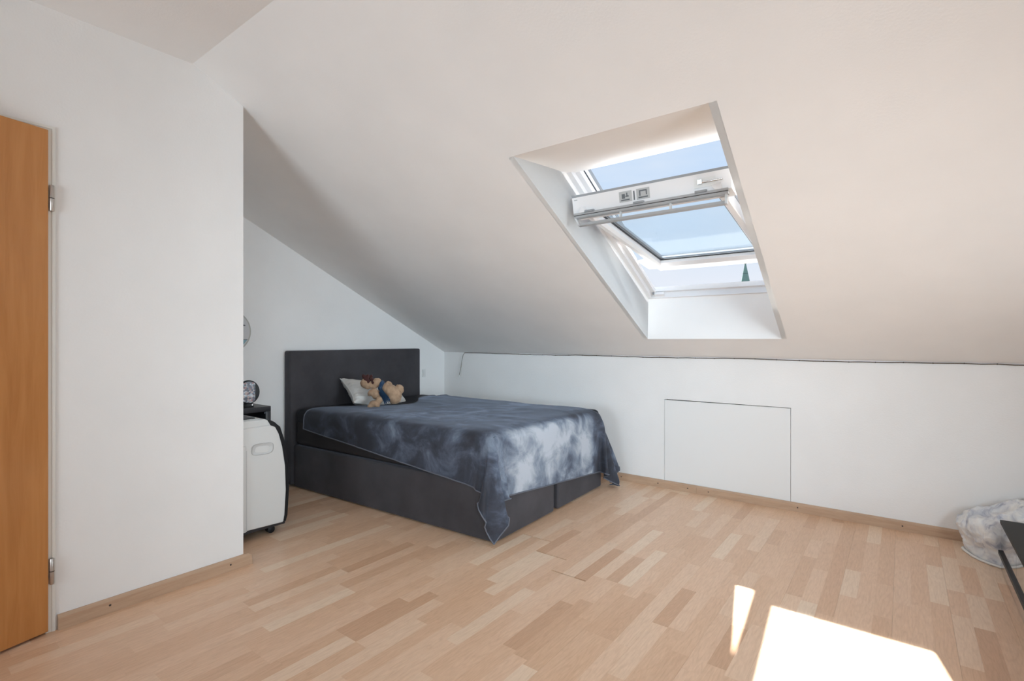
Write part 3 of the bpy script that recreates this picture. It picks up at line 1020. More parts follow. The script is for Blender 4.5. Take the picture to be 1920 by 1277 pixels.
    1943, 1943, 1942, 1942, 1941, 1940, 1939, 1938, 1937, 1937, 1935, 1920, 1889, 1852, 1815, 1779, 1742, 1705, 1669, 1632, 1595, 1559, 1522, 1485, 1449, 1412, 1375, 1339, 1302, 1265, 1229, 1195, 1164, 1134, 1107, 1082, 1058, 1036, 1014, 994, 974, 955, 936, 917, 898, 878, 858, 838, 816, 794, 770, 745, 719, 691, 661, 630, 596, 561, 524, 484,
    1941, 1941, 1941, 1941, 1940, 1939, 1938, 1937, 1936, 1935, 1934, 1921, 1890, 1854, 1817, 1781, 1744, 1707, 1671, 1634, 1597, 1561, 1524, 1487, 1451, 1414, 1377, 1341, 1304, 1267, 1231, 1197, 1165, 1135, 1107, 1081, 1056, 1033, 1010, 988, 966, 945, 924, 903, 882, 860, 838, 815, 792, 767, 742, 715, 686, 657, 626, 593, 559, 522, 485, 445,
    1940, 1940, 1940, 1939, 1938, 1937, 1936, 1935, 1935, 1934, 1933, 1921, 1892, 1856, 1819, 1783, 1746, 1709, 1673, 1636, 1599, 1563, 1526, 1489, 1453, 1416, 1379, 1343, 1306, 1269, 1233, 1199, 1166, 1136, 1107, 1080, 1054, 1029, 1004, 980, 957, 934, 911, 888, 864, 840, 816, 791, 765, 739, 711, 683, 653, 622, 590, 556, 521, 485, 447, 407,
    1938, 1938, 1938, 1938, 1937, 1936, 1935, 1934, 1933, 1933, 1932, 1922, 1894, 1858, 1821, 1785, 1748, 1712, 1675, 1638, 1602, 1565, 1528, 1492, 1455, 1418, 1382, 1345, 1308, 1272, 1235, 1201, 1168, 1137, 1107, 1078, 1051, 1024, 998, 972, 947, 922, 897, 872, 846, 821, 794, 768, 740, 712, 683, 653, 622, 590, 557, 523, 487, 451, 413, 374,
    1937, 1937, 1937, 1936, 1936, 1935, 1934, 1933, 1932, 1931, 1930, 1922, 1896, 1860, 1824, 1787, 1750, 1714, 1677, 1640, 1604, 1567, 1530, 1494, 1457, 1420, 1384, 1347, 1310, 1274, 1237, 1202, 1169, 1137, 1106, 1077, 1048, 1020, 992, 965, 938, 911, 884, 857, 830, 803, 775, 746, 718, 688, 658, 627, 595, 563, 529, 495, 459, 423, 385, 346,
    1935, 1935, 1935, 1935, 1934, 1933, 1932, 1931, 1930, 1930, 1929, 1922, 1898, 1862, 1826, 1789, 1752, 1716, 1679, 1642, 1606, 1569, 1532, 1496, 1459, 1422, 1386, 1349, 1312, 1276, 1239, 1204, 1170, 1138, 1106, 1075, 1045, 1016, 987, 958, 930, 901, 873, 845, 816, 787, 758, 729, 699, 669, 638, 606, 574, 541, 507, 473, 437, 401, 364, 326,
    1934, 1934, 1934, 1933, 1933, 1932, 1931, 1930, 1929, 1928, 1928, 1922, 1899, 1864, 1828, 1791, 1755, 1718, 1681, 1645, 1608, 1571, 1535, 1498, 1461, 1425, 1388, 1351, 1315, 1278, 1241, 1206, 1172, 1139, 1106, 1075, 1044, 1013, 983, 953, 924, 894, 865, 835, 806, 776, 746, 716, 685, 654, 623, 591, 559, 526, 492, 457, 422, 386, 350, 312,
    1932, 1932, 1932, 1932, 1931, 1930, 1929, 1928, 1928, 1927, 1926, 1922, 1901, 1866, 1830, 1793, 1757, 1720, 1683, 1647, 1610, 1573, 1537, 1500, 1463, 1427, 1390, 1353, 1317, 1280, 1244, 1208, 1173, 1140, 1107, 1074, 1043, 1011, 981, 950, 920, 889, 859, 829, 799, 769, 738, 707, 676, 645, 613, 581, 549, 516, 482, 448, 413, 377, 341, 304,
    1931, 1931, 1931, 1931, 1930, 1929, 1928, 1927, 1926, 1925, 1925, 1921, 1902, 1868, 1832, 1795, 1759, 1722, 1685, 1649, 1612, 1575, 1539, 1502, 1465, 1429, 1392, 1355, 1319, 1282, 1246, 1210, 1175, 1141, 1108, 1075, 1043, 1011, 979, 948, 917, 887, 856, 825, 795, 764, 733, 702, 671, 640, 608, 576, 543, 510, 477, 443, 408, 372, 336, 300,
    1929, 1929, 1929, 1929, 1929, 1928, 1927, 1926, 1925, 1924, 1923, 1921, 1903, 1870, 1834, 1798, 1761, 1724, 1688, 1651, 1614, 1578, 1541, 1504, 1468, 1431, 1394, 1358, 1321, 1284, 1248, 1212, 1177, 1143, 1109, 1076, 1043, 1011, 979, 948, 917, 885, 855, 824, 793, 762, 731, 700, 669, 637, 605, 573, 540, 507, 474, 440, 405, 370, 334, 297,
    1928, 1928, 1928, 1928, 1927, 1926, 1925, 1924, 1923, 1923, 1922, 1920, 1904, 1872, 1836, 1800, 1763, 1726, 1690, 1653, 1616, 1580, 1543, 1506, 1470, 1433, 1396, 1360, 1323, 1286, 1250, 1214, 1179, 1144, 1111, 1077, 1044, 1012, 980, 948, 917, 886, 854, 823, 792, 761, 730, 699, 668, 636, 604, 572, 539, 506, 472, 438, 404, 368, 332, 296,
    1927, 1926, 1926, 1926, 1926, 1925, 1924, 1923, 1922, 1921, 1920, 1919, 1905, 1874, 1838, 1802, 1765, 1728, 1692, 1655, 1618, 1582, 1545, 1508, 1472, 1435, 1398, 1362, 1325, 1288, 1252, 1216, 1181, 1146, 1112, 1079, 1046, 1013, 981, 949, 918, 886, 855, 824, 793, 761, 730, 699, 667, 635, 603, 571, 538, 505, 471, 437, 402, 366, 330, 294,
    1925, 1925, 1925, 1925, 1925, 1923, 1922, 1921, 1920, 1920, 1919, 1918, 1906, 1876, 1840, 1804, 1767, 1731, 1694, 1657, 1621, 1584, 1547, 1511, 1474, 1437, 1401, 1364, 1327, 1291, 1254, 1218, 1183, 1148, 1114, 1081, 1048, 1015, 983, 951, 919, 887, 856, 824, 793, 761, 730, 698, 666, 634, 602, 569, 536, 503, 469, 434, 399, 363, 327, 290,
    1924, 1924, 1923, 1923, 1923, 1922, 1921, 1920, 1919, 1918, 1918, 1917, 1906, 1878, 1842, 1806, 1769, 1733, 1696, 1659, 1623, 1586, 1549, 1513, 1476, 1439, 1403, 1366, 1329, 1293, 1256, 1220, 1185, 1150, 1116, 1082, 1049, 1016, 984, 952, 920, 888, 856, 824, 793, 761, 729, 697, 665, 632, 600, 567, 533, 499, 465, 430, 395, 359, 322, 285,
    1922, 1922, 1922, 1922, 1922, 1920, 1919, 1918, 1917, 1916, 1916, 1915, 1907, 1880, 1844, 1808, 1771, 1735, 1698, 1661, 1625, 1588, 1551, 1515, 1478, 1441, 1405, 1368, 1331, 1295, 1258, 1222, 1187, 1152, 1118, 1084, 1051, 1018, 985, 952, 920, 888, 856, 824, 792, 759, 727, 695, 662, 629, 596, 563, 529, 494, 460, 425, 389, 353, 317, 296,
    1921, 1921, 1920, 1920, 1920, 1919, 1918, 1917, 1916, 1915, 1915, 1914, 1907, 1881, 1846, 1810, 1774, 1737, 1700, 1664, 1627, 1590, 1554, 1517, 1480, 1444, 1407, 1370, 1334, 1297, 1260, 1224, 1189, 1154, 1120, 1086, 1052, 1019, 986, 953, 920, 888, 855, 822, 790, 757, 725, 692, 659, 625, 592, 558, 523, 489, 454, 418, 383, 349, 332, 310,
    1919, 1919, 1919, 1919, 1919, 1918, 1918, 1917, 1916, 1915, 1914, 1913, 1907, 1883, 1848, 1812, 1776, 1739, 1702, 1666, 1629, 1592, 1556, 1519, 1482, 1446, 1409, 1372, 1336, 1299, 1262, 1226, 1191, 1156, 1121, 1087, 1053, 1019, 986, 953, 920, 887, 854, 821, 788, 755, 721, 688, 654, 621, 587, 552, 518, 483, 447, 412, 379, 368, 351, 318,
    1918, 1920, 1920, 1919, 1918, 1917, 1916, 1915, 1914, 1913, 1912, 1911, 1907, 1884, 1850, 1814, 1778, 1741, 1704, 1668, 1631, 1594, 1558, 1521, 1484, 1448, 1411, 1375, 1338, 1301, 1265, 1228, 1193, 1158, 1123, 1088, 1054, 1020, 986, 953, 919, 886, 852, 819, 785, 752, 718, 684, 650, 616, 581, 546, 511, 476, 441, 407, 404, 390, 355, 323,
    1916, 1918, 1920, 1922, 1922, 1923, 1922, 1922, 1921, 1920, 1917, 1911, 1908, 1886, 1853, 1817, 1780, 1743, 1706, 1670, 1633, 1596, 1560, 1523, 1486, 1450, 1413, 1376, 1340, 1303, 1266, 1230, 1195, 1159, 1124, 1089, 1055, 1021, 986, 952, 918, 885, 851, 817, 783, 749, 714, 680, 646, 611, 576, 541, 506, 470, 446, 440, 426, 391, 361, 357,
    1915, 1915, 1915, 1916, 1916, 1916, 1914, 1913, 1913, 1913, 1913, 1913, 1910, 1890, 1856, 1819, 1782, 1745, 1708, 1671, 1635, 1598, 1562, 1525, 1488, 1452, 1415, 1378, 1342, 1305, 1269, 1232, 1197, 1161, 1126, 1091, 1056, 1021, 987, 953, 918, 884, 850, 815, 781, 747, 712, 678, 643, 608, 573, 537, 505, 486, 477, 462, 426, 396, 392, 393,
    1922, 1921, 1922, 1922, 1922, 1923, 1923, 1924, 1926, 1928, 1929, 1927, 1910, 1891, 1859, 1820, 1783, 1746, 1710, 1673, 1636, 1600, 1563, 1527, 1490, 1454, 1417, 1381, 1344, 1308, 1271, 1235, 1199, 1164, 1128, 1093, 1058, 1023, 988, 953, 919, 884, 849, 815, 780, 746, 711, 676, 641, 606, 571, 542, 528, 515, 495, 460, 430, 427, 428, 427,
    1950, 1952, 1952, 1951, 1952, 1954, 1957, 1958, 1957, 1949, 1936, 1926, 1903, 1886, 1857, 1820, 1783, 1747, 1711, 1674, 1638, 1602, 1565, 1529, 1493, 1456, 1420, 1383, 1347, 1311, 1274, 1238, 1202, 1167, 1131, 1096, 1060, 1025, 990, 955, 919, 885, 850, 815, 780, 746, 710, 675, 640, 608, 585, 572, 552, 528, 494, 463, 462, 463, 460, 461,
    1980, 1983, 1984, 1983, 1979, 1972, 1961, 1948, 1934, 1931, 1931, 1913, 1896, 1884, 1856, 1820, 1783, 1748, 1712, 1676, 1640, 1604, 1568, 1532, 1495, 1459, 1423, 1386, 1350, 1313, 1277, 1241, 1205, 1170, 1134, 1098, 1063, 1027, 992, 956, 921, 885, 850, 816, 781, 746, 711, 676, 651, 630, 611, 578, 560, 530, 502, 498, 498, 495, 496, 498,
    2003, 1995, 1984, 1972, 1958, 1945, 1935, 1934, 1942, 1938, 1920, 1900, 1899, 1878, 1856, 1820, 1783, 1748, 1714, 1677, 1641, 1605, 1570, 1534, 1498, 1461, 1425, 1389, 1353, 1316, 1280, 1244, 1208, 1172, 1137, 1101, 1065, 1030, 994, 958, 922, 887, 852, 818, 783, 748, 716, 696, 675, 651, 617, 593, 566, 540, 534, 531, 529, 530, 531, 534,
    1980, 1967, 1953, 1941, 1933, 1935, 1946, 1954, 1947, 1927, 1905, 1901, 1902, 1875, 1855, 1819, 1783, 1748, 1715, 1679, 1643, 1607, 1571, 1536, 1500, 1464, 1427, 1391, 1356, 1319, 1283, 1246, 1210, 1174, 1138, 1103, 1068, 1032, 996, 960, 924, 888, 853, 819, 787, 758, 742, 718, 692, 657, 630, 604, 578, 572, 568, 563, 561, 564, 567, 571,
    1948, 1936, 1931, 1935, 1949, 1962, 1965, 1955, 1940, 1912, 1904, 1916, 1896, 1877, 1855, 1819, 1783, 1749, 1715, 1681, 1644, 1609, 1573, 1536, 1501, 1466, 1429, 1393, 1357, 1322, 1285, 1249, 1212, 1176, 1140, 1104, 1068, 1034, 998, 963, 927, 891, 855, 820, 801, 789, 763, 732, 699, 671, 642, 619, 611, 602, 597, 590, 589, 596, 603, 607,
    1930, 1937, 1950, 1965, 1974, 1973, 1961, 1945, 1921, 1908, 1921, 1921, 1890, 1880, 1855, 1819, 1783, 1749, 1714, 1682, 1646, 1610, 1574, 1538, 1502, 1466, 1431, 1395, 1359, 1323, 1288, 1252, 1215, 1179, 1142, 1106, 1069, 1034, 1000, 965, 929, 893, 859, 842, 833, 808, 774, 741, 713, 685, 665, 653, 640, 636, 632, 627, 624, 627, 630, 638,
    1951, 1965, 1978, 1983, 1983, 1969, 1954, 1935, 1914, 1924, 1934, 1917, 1888, 1883, 1855, 1819, 1782, 1748, 1713, 1681, 1648, 1612, 1576, 1540, 1504, 1467, 1432, 1397, 1360, 1324, 1288, 1253, 1217, 1181, 1144, 1107, 1071, 1039, 1004, 969, 937, 907, 880, 875, 851, 819, 789, 757, 730, 712, 693, 683, 670, 666, 665, 663, 661, 660, 664, 661,
    1978, 1990, 1993, 1995, 1980, 1965, 1947, 1922, 1926, 1940, 1940, 1914, 1888, 1886, 1855, 1819, 1782, 1746, 1712, 1678, 1647, 1613, 1578, 1542, 1506, 1469, 1433, 1398, 1362, 1326, 1289, 1253, 1217, 1181, 1145, 1109, 1072, 1040, 1009, 980, 954, 929, 898, 866, 851, 824, 806, 781, 763, 734, 718, 703, 697, 694, 699, 695, 697, 695, 691, 689,
    2003, 2007, 2009, 1993, 1979, 1955, 1926, 1929, 1945, 1953, 1940, 1920, 1890, 1887, 1854, 1819, 1782, 1746, 1711, 1676, 1640, 1612, 1578, 1544, 1507, 1471, 1435, 1398, 1363, 1328, 1292, 1255, 1219, 1182, 1146, 1110, 1073, 1038, 1007, 980, 955, 921, 891, 856, 829, 808, 789, 783, 754, 761, 749, 733, 717, 722, 729, 723, 728, 724, 719, 713,
    2025, 2024, 2007, 1987, 1961, 1932, 1934, 1948, 1958, 1961, 1936, 1924, 1892, 1887, 1854, 1818, 1782, 1746, 1710, 1674, 1638, 1605, 1575, 1542, 1509, 1473, 1436, 1400, 1363, 1327, 1292, 1256, 1219, 1185, 1152, 1118, 1086, 1055, 1023, 988, 952, 916, 881, 849, 833, 809, 777, 766, 751, 750, 753, 753, 749, 743, 736, 739, 719, 730, 727, 696,
    2001, 2009, 1994, 1967, 1939, 1927, 1947, 1962, 1974, 1958, 1940, 1927, 1896, 1887, 1853, 1817, 1782, 1746, 1709, 1673, 1636, 1600, 1566, 1533, 1503, 1472, 1438, 1402, 1365, 1328, 1291, 1255, 1218, 1181, 1145, 1112, 1085, 1054, 1019, 984, 949, 914, 878, 849, 824, 804, 789, 787, 777, 778, 784, 784, 777, 769, 767, 757, 741, 729, 709, 701,
    1976, 1979, 1970, 1947, 1927, 1929, 1955, 1974, 1982, 1954, 1937, 1929, 1899, 1885, 1852, 1816, 1780, 1745, 1708, 1671, 1635, 1598, 1562, 1526, 1495, 1468, 1434, 1401, 1365, 1329, 1292, 1256, 1218, 1184, 1154, 1120, 1084, 1051, 1016, 980, 944, 911, 882, 851, 818, 808, 817, 816, 807, 809, 811, 810, 797, 783, 770, 774, 767, 743, 720, 712,
    1940, 1944, 1943, 1927, 1915, 1936, 1961, 1983, 1975, 1948, 1933, 1929, 1904, 1880, 1850, 1814, 1777, 1741, 1706, 1672, 1636, 1601, 1565, 1533, 1508, 1474, 1437, 1400, 1364, 1328, 1292, 1257, 1222, 1192, 1159, 1122, 1085, 1048, 1011, 975, 938, 903, 867, 836, 820, 836, 841, 843, 839, 829, 826, 823, 818, 813, 797, 781, 777, 756, 729, 743,
)
CLOTH_Y = (
    135, 118, 110, 88, 77, 65, 69, 84, 110, 137, 127, 106, 128, 134, 135, 134, 133, 133, 131, 130, 129, 128, 126, 125, 124, 123, 122, 120, 119, 117, 116, 114, 113, 111, 110, 109, 107, 105, 104, 102, 101, 98, 99, 97, 95, 94, 92, 91, 90, 88, 86, 85, 83, 82, 81, 79, 77, 76, 74, 73,
    153, 131, 114, 108, 90, 78, 71, 78, 113, 136, 132, 109, 131, 137, 137, 136, 135, 134, 132, 131, 130, 128, 127, 126, 124, 123, 122, 120, 119, 118, 116, 114, 113, 111, 110, 109, 107, 106, 104, 102, 102, 99, 99, 97, 95, 94, 92, 91, 90, 88, 86, 85, 84, 82, 81, 79, 77, 76, 75, 74,
    164, 148, 128, 111, 106, 97, 82, 79, 103, 135, 136, 113, 134, 139, 138, 137, 136, 134, 133, 131, 130, 129, 127, 126, 125, 123, 122, 120, 119, 118, 116, 115, 113, 112, 110, 109, 108, 106, 104, 102, 102, 99, 99, 97, 95, 94, 92, 91, 90, 88, 87, 85, 84, 82, 81, 79, 77, 76, 75, 74,
    173, 157, 143, 125, 108, 114, 102, 87, 96, 130, 139, 117, 137, 140, 139, 138, 136, 135, 133, 132, 130, 129, 128, 126, 125, 124, 122, 120, 119, 118, 116, 115, 113, 112, 110, 109, 108, 106, 105, 102, 102, 100, 99, 97, 96, 94, 92, 91, 90, 88, 87, 86, 84, 83, 82, 82, 81, 80, 80, 79,
    193, 175, 154, 139, 123, 114, 123, 108, 95, 123, 142, 122, 140, 141, 139, 138, 137, 135, 134, 132, 131, 129, 128, 127, 125, 124, 122, 121, 119, 118, 117, 115, 113, 112, 110, 109, 108, 106, 105, 103, 102, 100, 99, 98, 97, 96, 95, 95, 94, 94, 94, 94, 94, 95, 95, 96, 97, 98, 100, 101,
    168, 176, 175, 159, 141, 128, 124, 130, 111, 118, 143, 126, 143, 142, 139, 139, 137, 135, 134, 133, 131, 130, 128, 127, 126, 124, 122, 121, 119, 118, 117, 116, 114, 113, 112, 111, 111, 110, 110, 110, 110, 110, 111, 111, 112, 113, 114, 115, 116, 117, 119, 121, 122, 124, 126, 128, 130, 132, 134, 136,
    138, 145, 155, 163, 163, 147, 137, 134, 136, 120, 142, 132, 143, 142, 139, 139, 137, 136, 134, 133, 132, 130, 129, 128, 127, 126, 126, 125, 125, 125, 125, 125, 126, 126, 127, 128, 129, 131, 132, 133, 135, 137, 139, 140, 142, 144, 146, 148, 150, 152, 154, 156, 158, 160, 162, 164, 166, 168, 171, 173,
    125, 127, 132, 142, 155, 164, 155, 146, 142, 139, 139, 138, 144, 143, 142, 141, 141, 140, 139, 139, 140, 140, 140, 141, 141, 142, 144, 145, 146, 148, 149, 151, 153, 155, 157, 159, 162, 164, 166, 168, 170, 172, 174, 176, 178, 180, 182, 184, 186, 188, 191, 193, 195, 197, 199, 201, 203, 205, 207, 209,
    153, 152, 154, 161, 159, 157, 159, 168, 156, 155, 150, 152, 154, 156, 157, 158, 159, 160, 161, 163, 164, 166, 168, 170, 172, 174, 176, 178, 180, 182, 185, 187, 189, 191, 193, 196, 198, 200, 202, 204, 206, 208, 210, 212, 214, 216, 218, 221, 223, 225, 227, 229, 231, 233, 236, 238, 240, 242, 244, 246,
    188, 185, 181, 182, 184, 185, 184, 187, 186, 178, 176, 180, 184, 186, 188, 190, 192, 194, 196, 198, 200, 202, 204, 206, 208, 211, 213, 215, 217, 219, 221, 223, 225, 228, 230, 232, 234, 236, 238, 240, 242, 245, 247, 249, 251, 253, 255, 257, 260, 262, 264, 266, 268, 270, 273, 275, 277, 279, 281, 283,
    216, 215, 214, 213, 211, 209, 209, 210, 211, 213, 214, 216, 220, 222, 224, 226, 228, 230, 232, 235, 237, 239, 241, 243, 245, 247, 249, 251, 254, 256, 258, 260, 262, 264, 266, 268, 271, 273, 275, 277, 279, 281, 283, 286, 288, 290, 292, 294, 296, 299, 301, 303, 305, 307, 310, 312, 314, 316, 318, 321,
    222, 224, 226, 229, 232, 236, 240, 244, 248, 250, 252, 254, 256, 259, 261, 263, 265, 267, 269, 271, 273, 275, 278, 280, 282, 284, 286, 288, 290, 292, 294, 297, 299, 301, 303, 305, 307, 309, 312, 314, 316, 318, 320, 322, 325, 327, 329, 331, 333, 336, 338, 340, 342, 345, 347, 349, 351, 353, 356, 358,
    255, 258, 262, 266, 270, 274, 277, 281, 284, 287, 289, 291, 293, 295, 297, 299, 302, 304, 306, 308, 310, 312, 314, 316, 318, 321, 323, 325, 327, 329, 331, 333, 335, 338, 340, 342, 344, 346, 348, 351, 353, 355, 357, 359, 362, 364, 366, 368, 371, 373, 375, 377, 380, 382, 384, 386, 389, 391, 393, 395,
    291, 295, 299, 302, 306, 310, 313, 317, 320, 323, 326, 328, 330, 332, 334, 336, 338, 340, 342, 345, 347, 349, 351, 353, 355, 357, 359, 361, 364, 366, 368, 370, 372, 374, 376, 379, 381, 383, 385, 387, 390, 392, 394, 396, 399, 401, 403, 406, 408, 410, 413, 415, 417, 420, 422, 424, 427, 429, 431, 433,
    328, 331, 335, 339, 342, 346, 349, 353, 356, 360, 362, 364, 366, 369, 371, 373, 375, 377, 379, 381, 383, 385, 388, 390, 392, 394, 396, 398, 400, 402, 404, 407, 409, 411, 413, 415, 418, 420, 422, 424, 427, 429, 431, 434, 436, 438, 441, 443, 445, 448, 450, 453, 455, 457, 460, 462, 465, 467, 469, 471,
    364, 368, 371, 375, 379, 382, 386, 389, 393, 396, 399, 401, 403, 405, 407, 409, 412, 414, 416, 418, 420, 422, 424, 426, 428, 431, 433, 435, 437, 439, 441, 443, 445, 448, 450, 452, 454, 457, 459, 461, 464, 466, 468, 471, 473, 476, 478, 481, 483, 486, 488, 491, 493, 495, 498, 500, 503, 505, 508, 510,
    401, 404, 408, 411, 415, 419, 422, 426, 429, 433, 436, 438, 440, 442, 444, 446, 448, 450, 452, 455, 457, 459, 461, 463, 465, 467, 469, 471, 474, 476, 478, 480, 482, 484, 487, 489, 491, 494, 496, 498, 501, 503, 506, 508, 511, 513, 516, 518, 521, 523, 526, 529, 531, 534, 536, 539, 541, 544, 546, 548,
    437, 441, 444, 448, 452, 455, 459, 462, 466, 469, 472, 474, 476, 479, 481, 483, 485, 487, 489, 491, 493, 495, 498, 500, 502, 504, 506, 508, 510, 512, 515, 517, 519, 521, 523, 526, 528, 530, 533, 535, 538, 540, 543, 546, 548, 551, 553, 556, 559, 562, 564, 567, 570, 572, 575, 577, 580, 582, 585, 587,
    474, 477, 481, 485, 488, 492, 495, 499, 502, 506, 509, 511, 513, 515, 517, 519, 522, 524, 526, 528, 530, 532, 534, 536, 538, 541, 543, 545, 547, 549, 551, 553, 556, 558, 560, 563, 565, 567, 570, 572, 575, 578, 580, 583, 586, 589, 591, 594, 597, 600, 602, 605, 608, 611, 613, 616, 618, 621, 623, 626,
    510, 514, 517, 521, 525, 528, 532, 535, 539, 542, 545, 548, 550, 552, 554, 556, 558, 560, 562, 565, 567, 569, 571, 573, 575, 577, 579, 581, 584, 586, 588, 590, 592, 595, 597, 599, 602, 604, 607, 610, 612, 615, 618, 621, 623, 626, 629, 632, 635, 638, 640, 643, 646, 649, 652, 654, 657, 659, 662, 664,
    547, 550, 554, 558, 561, 565, 568, 572, 575, 579, 582, 584, 586, 589, 591, 593, 595, 597, 599, 601, 603, 605, 608, 610, 612, 614, 616, 618, 620, 622, 625, 627, 629, 631, 634, 636, 639, 641, 644, 647, 650, 652, 655, 658, 661, 664, 667, 670, 673, 676, 678, 681, 684, 687, 690, 692, 695, 697, 700, 702,
    583, 587, 590, 594, 598, 601, 605, 608, 612, 615, 619, 621, 623, 625, 627, 629, 632, 634, 636, 638, 640, 642, 644, 646, 648, 651, 653, 655, 657, 659, 661, 663, 666, 668, 671, 673, 676, 678, 681, 684, 687, 690, 692, 695, 698, 701, 704, 707, 710, 713, 716, 719, 722, 724, 727, 730, 732, 735, 737, 739,
    620, 623, 627, 631, 634, 638, 641, 645, 648, 652, 655, 658, 660, 662, 664, 666, 668, 670, 672, 675, 677, 679, 681, 683, 685, 687, 689, 691, 694, 696, 698, 700, 702, 705, 707, 710, 712, 715, 718, 721, 724, 727, 730, 732, 735, 738, 741, 744, 747, 750, 753, 756, 759, 762, 764, 767, 769, 772, 774, 776,
    656, 660, 664, 667, 671, 674, 678, 681, 685, 688, 692, 694, 697, 699, 701, 703, 705, 707, 709, 711, 713, 715, 718, 720, 722, 724, 726, 728, 730, 732, 735, 737, 739, 741, 744, 747, 749, 752, 755, 758, 761, 763, 766, 769, 772, 775, 778, 781, 784, 787, 790, 793, 796, 798, 801, 803, 806, 808, 810, 812,
    693, 696, 700, 704, 707, 711, 714, 718, 721, 725, 728, 731, 733, 735, 737, 739, 742, 744, 746, 748, 750, 752, 754, 756, 758, 761, 763, 765, 767, 769, 771, 773, 776, 778, 781, 783, 786, 789, 792, 794, 797, 800, 803, 806, 809, 812, 815, 818, 821, 824, 826, 829, 832, 834, 837, 839, 842, 844, 846, 848,
    729, 733, 737, 740, 744, 747, 751, 754, 758, 761, 765, 768, 770, 772, 774, 776, 778, 780, 782, 785, 787, 789, 791, 793, 795, 797, 799, 802, 804, 806, 808, 810, 812, 815, 817, 820, 823, 825, 828, 831, 834, 837, 840, 842, 845, 848, 851, 854, 857, 860, 862, 865, 867, 870, 872, 875, 877, 879, 882, 884,
    766, 770, 773, 777, 780, 784, 787, 791, 794, 798, 801, 804, 807, 809, 811, 813, 815, 817, 819, 821, 823, 825, 828, 830, 832, 834, 836, 838, 840, 842, 845, 847, 849, 851, 854, 857, 859, 862, 865, 867, 870, 873, 876, 879, 881, 884, 887, 890, 893, 895, 898, 900, 903, 905, 908, 910, 912, 915, 917, 919,
    803, 806, 810, 813, 817, 820, 824, 827, 831, 834, 838, 841, 843, 845, 847, 849, 852, 854, 856, 858, 860, 862, 864, 866, 868, 871, 873, 875, 877, 879, 881, 883, 886, 888, 891, 893, 896, 898, 901, 904, 906, 909, 912, 915, 917, 920, 923, 925, 928, 931, 933, 936, 938, 941, 943, 945, 947, 950, 952, 954,
    839, 843, 846, 850, 853, 857, 860, 864, 867, 871, 874, 878, 880, 882, 884, 886, 888, 890, 892, 895, 897, 899, 901, 903, 905, 907, 909, 912, 914, 916, 918, 920, 922, 925, 927, 930, 932, 935, 937, 940, 943, 945, 948, 951, 953, 956, 959, 961, 964, 966, 969, 971, 973, 976, 978, 980, 983, 985, 987, 989,
    876, 879, 883, 886, 890, 893, 897, 900, 904, 907, 911, 914, 917, 919, 921, 923, 925, 927, 929, 931, 933, 935, 938, 940, 942, 944, 946, 948, 950, 952, 955, 957, 959, 961, 964, 966, 969, 971, 974, 976, 979, 981, 984, 987, 989, 992, 994, 997, 999, 1002, 1004, 1006, 1009, 1011, 1013, 1016, 1018, 1020, 1022, 1024,
    912, 916, 919, 923, 926, 930, 933, 937, 941, 944, 948, 951, 953, 955, 957, 959, 962, 964, 966, 968, 970, 972, 974, 976, 978, 981, 983, 985, 987, 989, 991, 993, 996, 998, 1000, 1003, 1005, 1008, 1010, 1013, 1015, 1018, 1020, 1023, 1025, 1028, 1030, 1032, 1035, 1037, 1040, 1042, 1044, 1047, 1049, 1051, 1053, 1055, 1057, 1059,
    949, 952, 956, 959, 963, 966, 970, 974, 977, 981, 984, 987, 990, 992, 994, 996, 998, 1000, 1002, 1005, 1007, 1009, 1011, 1013, 1015, 1017, 1019, 1022, 1024, 1026, 1028, 1030, 1032, 1035, 1037, 1039, 1042, 1044, 1046, 1049, 1051, 1054, 1056, 1059, 1061, 1064, 1066, 1068, 1071, 1073, 1075, 1078, 1080, 1082, 1085, 1087, 1089, 1091, 1093, 1095,
    985, 989, 992, 996, 1000, 1003, 1007, 1010, 1014, 1017, 1021, 1024, 1027, 1029, 1031, 1033, 1035, 1037, 1039, 1041, 1043, 1045, 1048, 1050, 1052, 1054, 1056, 1058, 1060, 1062, 1065, 1067, 1069, 1071, 1073, 1076, 1078, 1080, 1083, 1085, 1088, 1090, 1092, 1095, 1097, 1100, 1102, 1104, 1107, 1109, 1111, 1114, 1116, 1118, 1121, 1123, 1125, 1127, 1129, 1131,
    1022, 1025, 1029, 1033, 1036, 1040, 1043, 1047, 1050, 1054, 1057, 1061, 1063, 1065, 1067, 1069, 1072, 1074, 1076, 1078, 1080, 1082, 1084, 1086, 1089, 1091, 1093, 1095, 1097, 1099, 1101, 1103, 1106, 1108, 1110, 1112, 1115, 1117, 1119, 1122, 1124, 1126, 1129, 1131, 1134, 1136, 1138, 1141, 1143, 1145, 1148, 1150, 1152, 1154, 1157, 1159, 1161, 1163, 1165, 1167,
    1058, 1062, 1066, 1069, 1073, 1076, 1080, 1083, 1087, 1090, 1094, 1097, 1100, 1102, 1104, 1106, 1108, 1110, 1112, 1115, 1117, 1119, 1121, 1123, 1125, 1127, 1129, 1132, 1134, 1136, 1138, 1140, 1142, 1144, 1147, 1149, 1151, 1154, 1156, 1158, 1161, 1163, 1165, 1168, 1170, 1172, 1175, 1177, 1179, 1182, 1184, 1186, 1189, 1191, 1193, 1195, 1197, 1200, 1202, 1204,
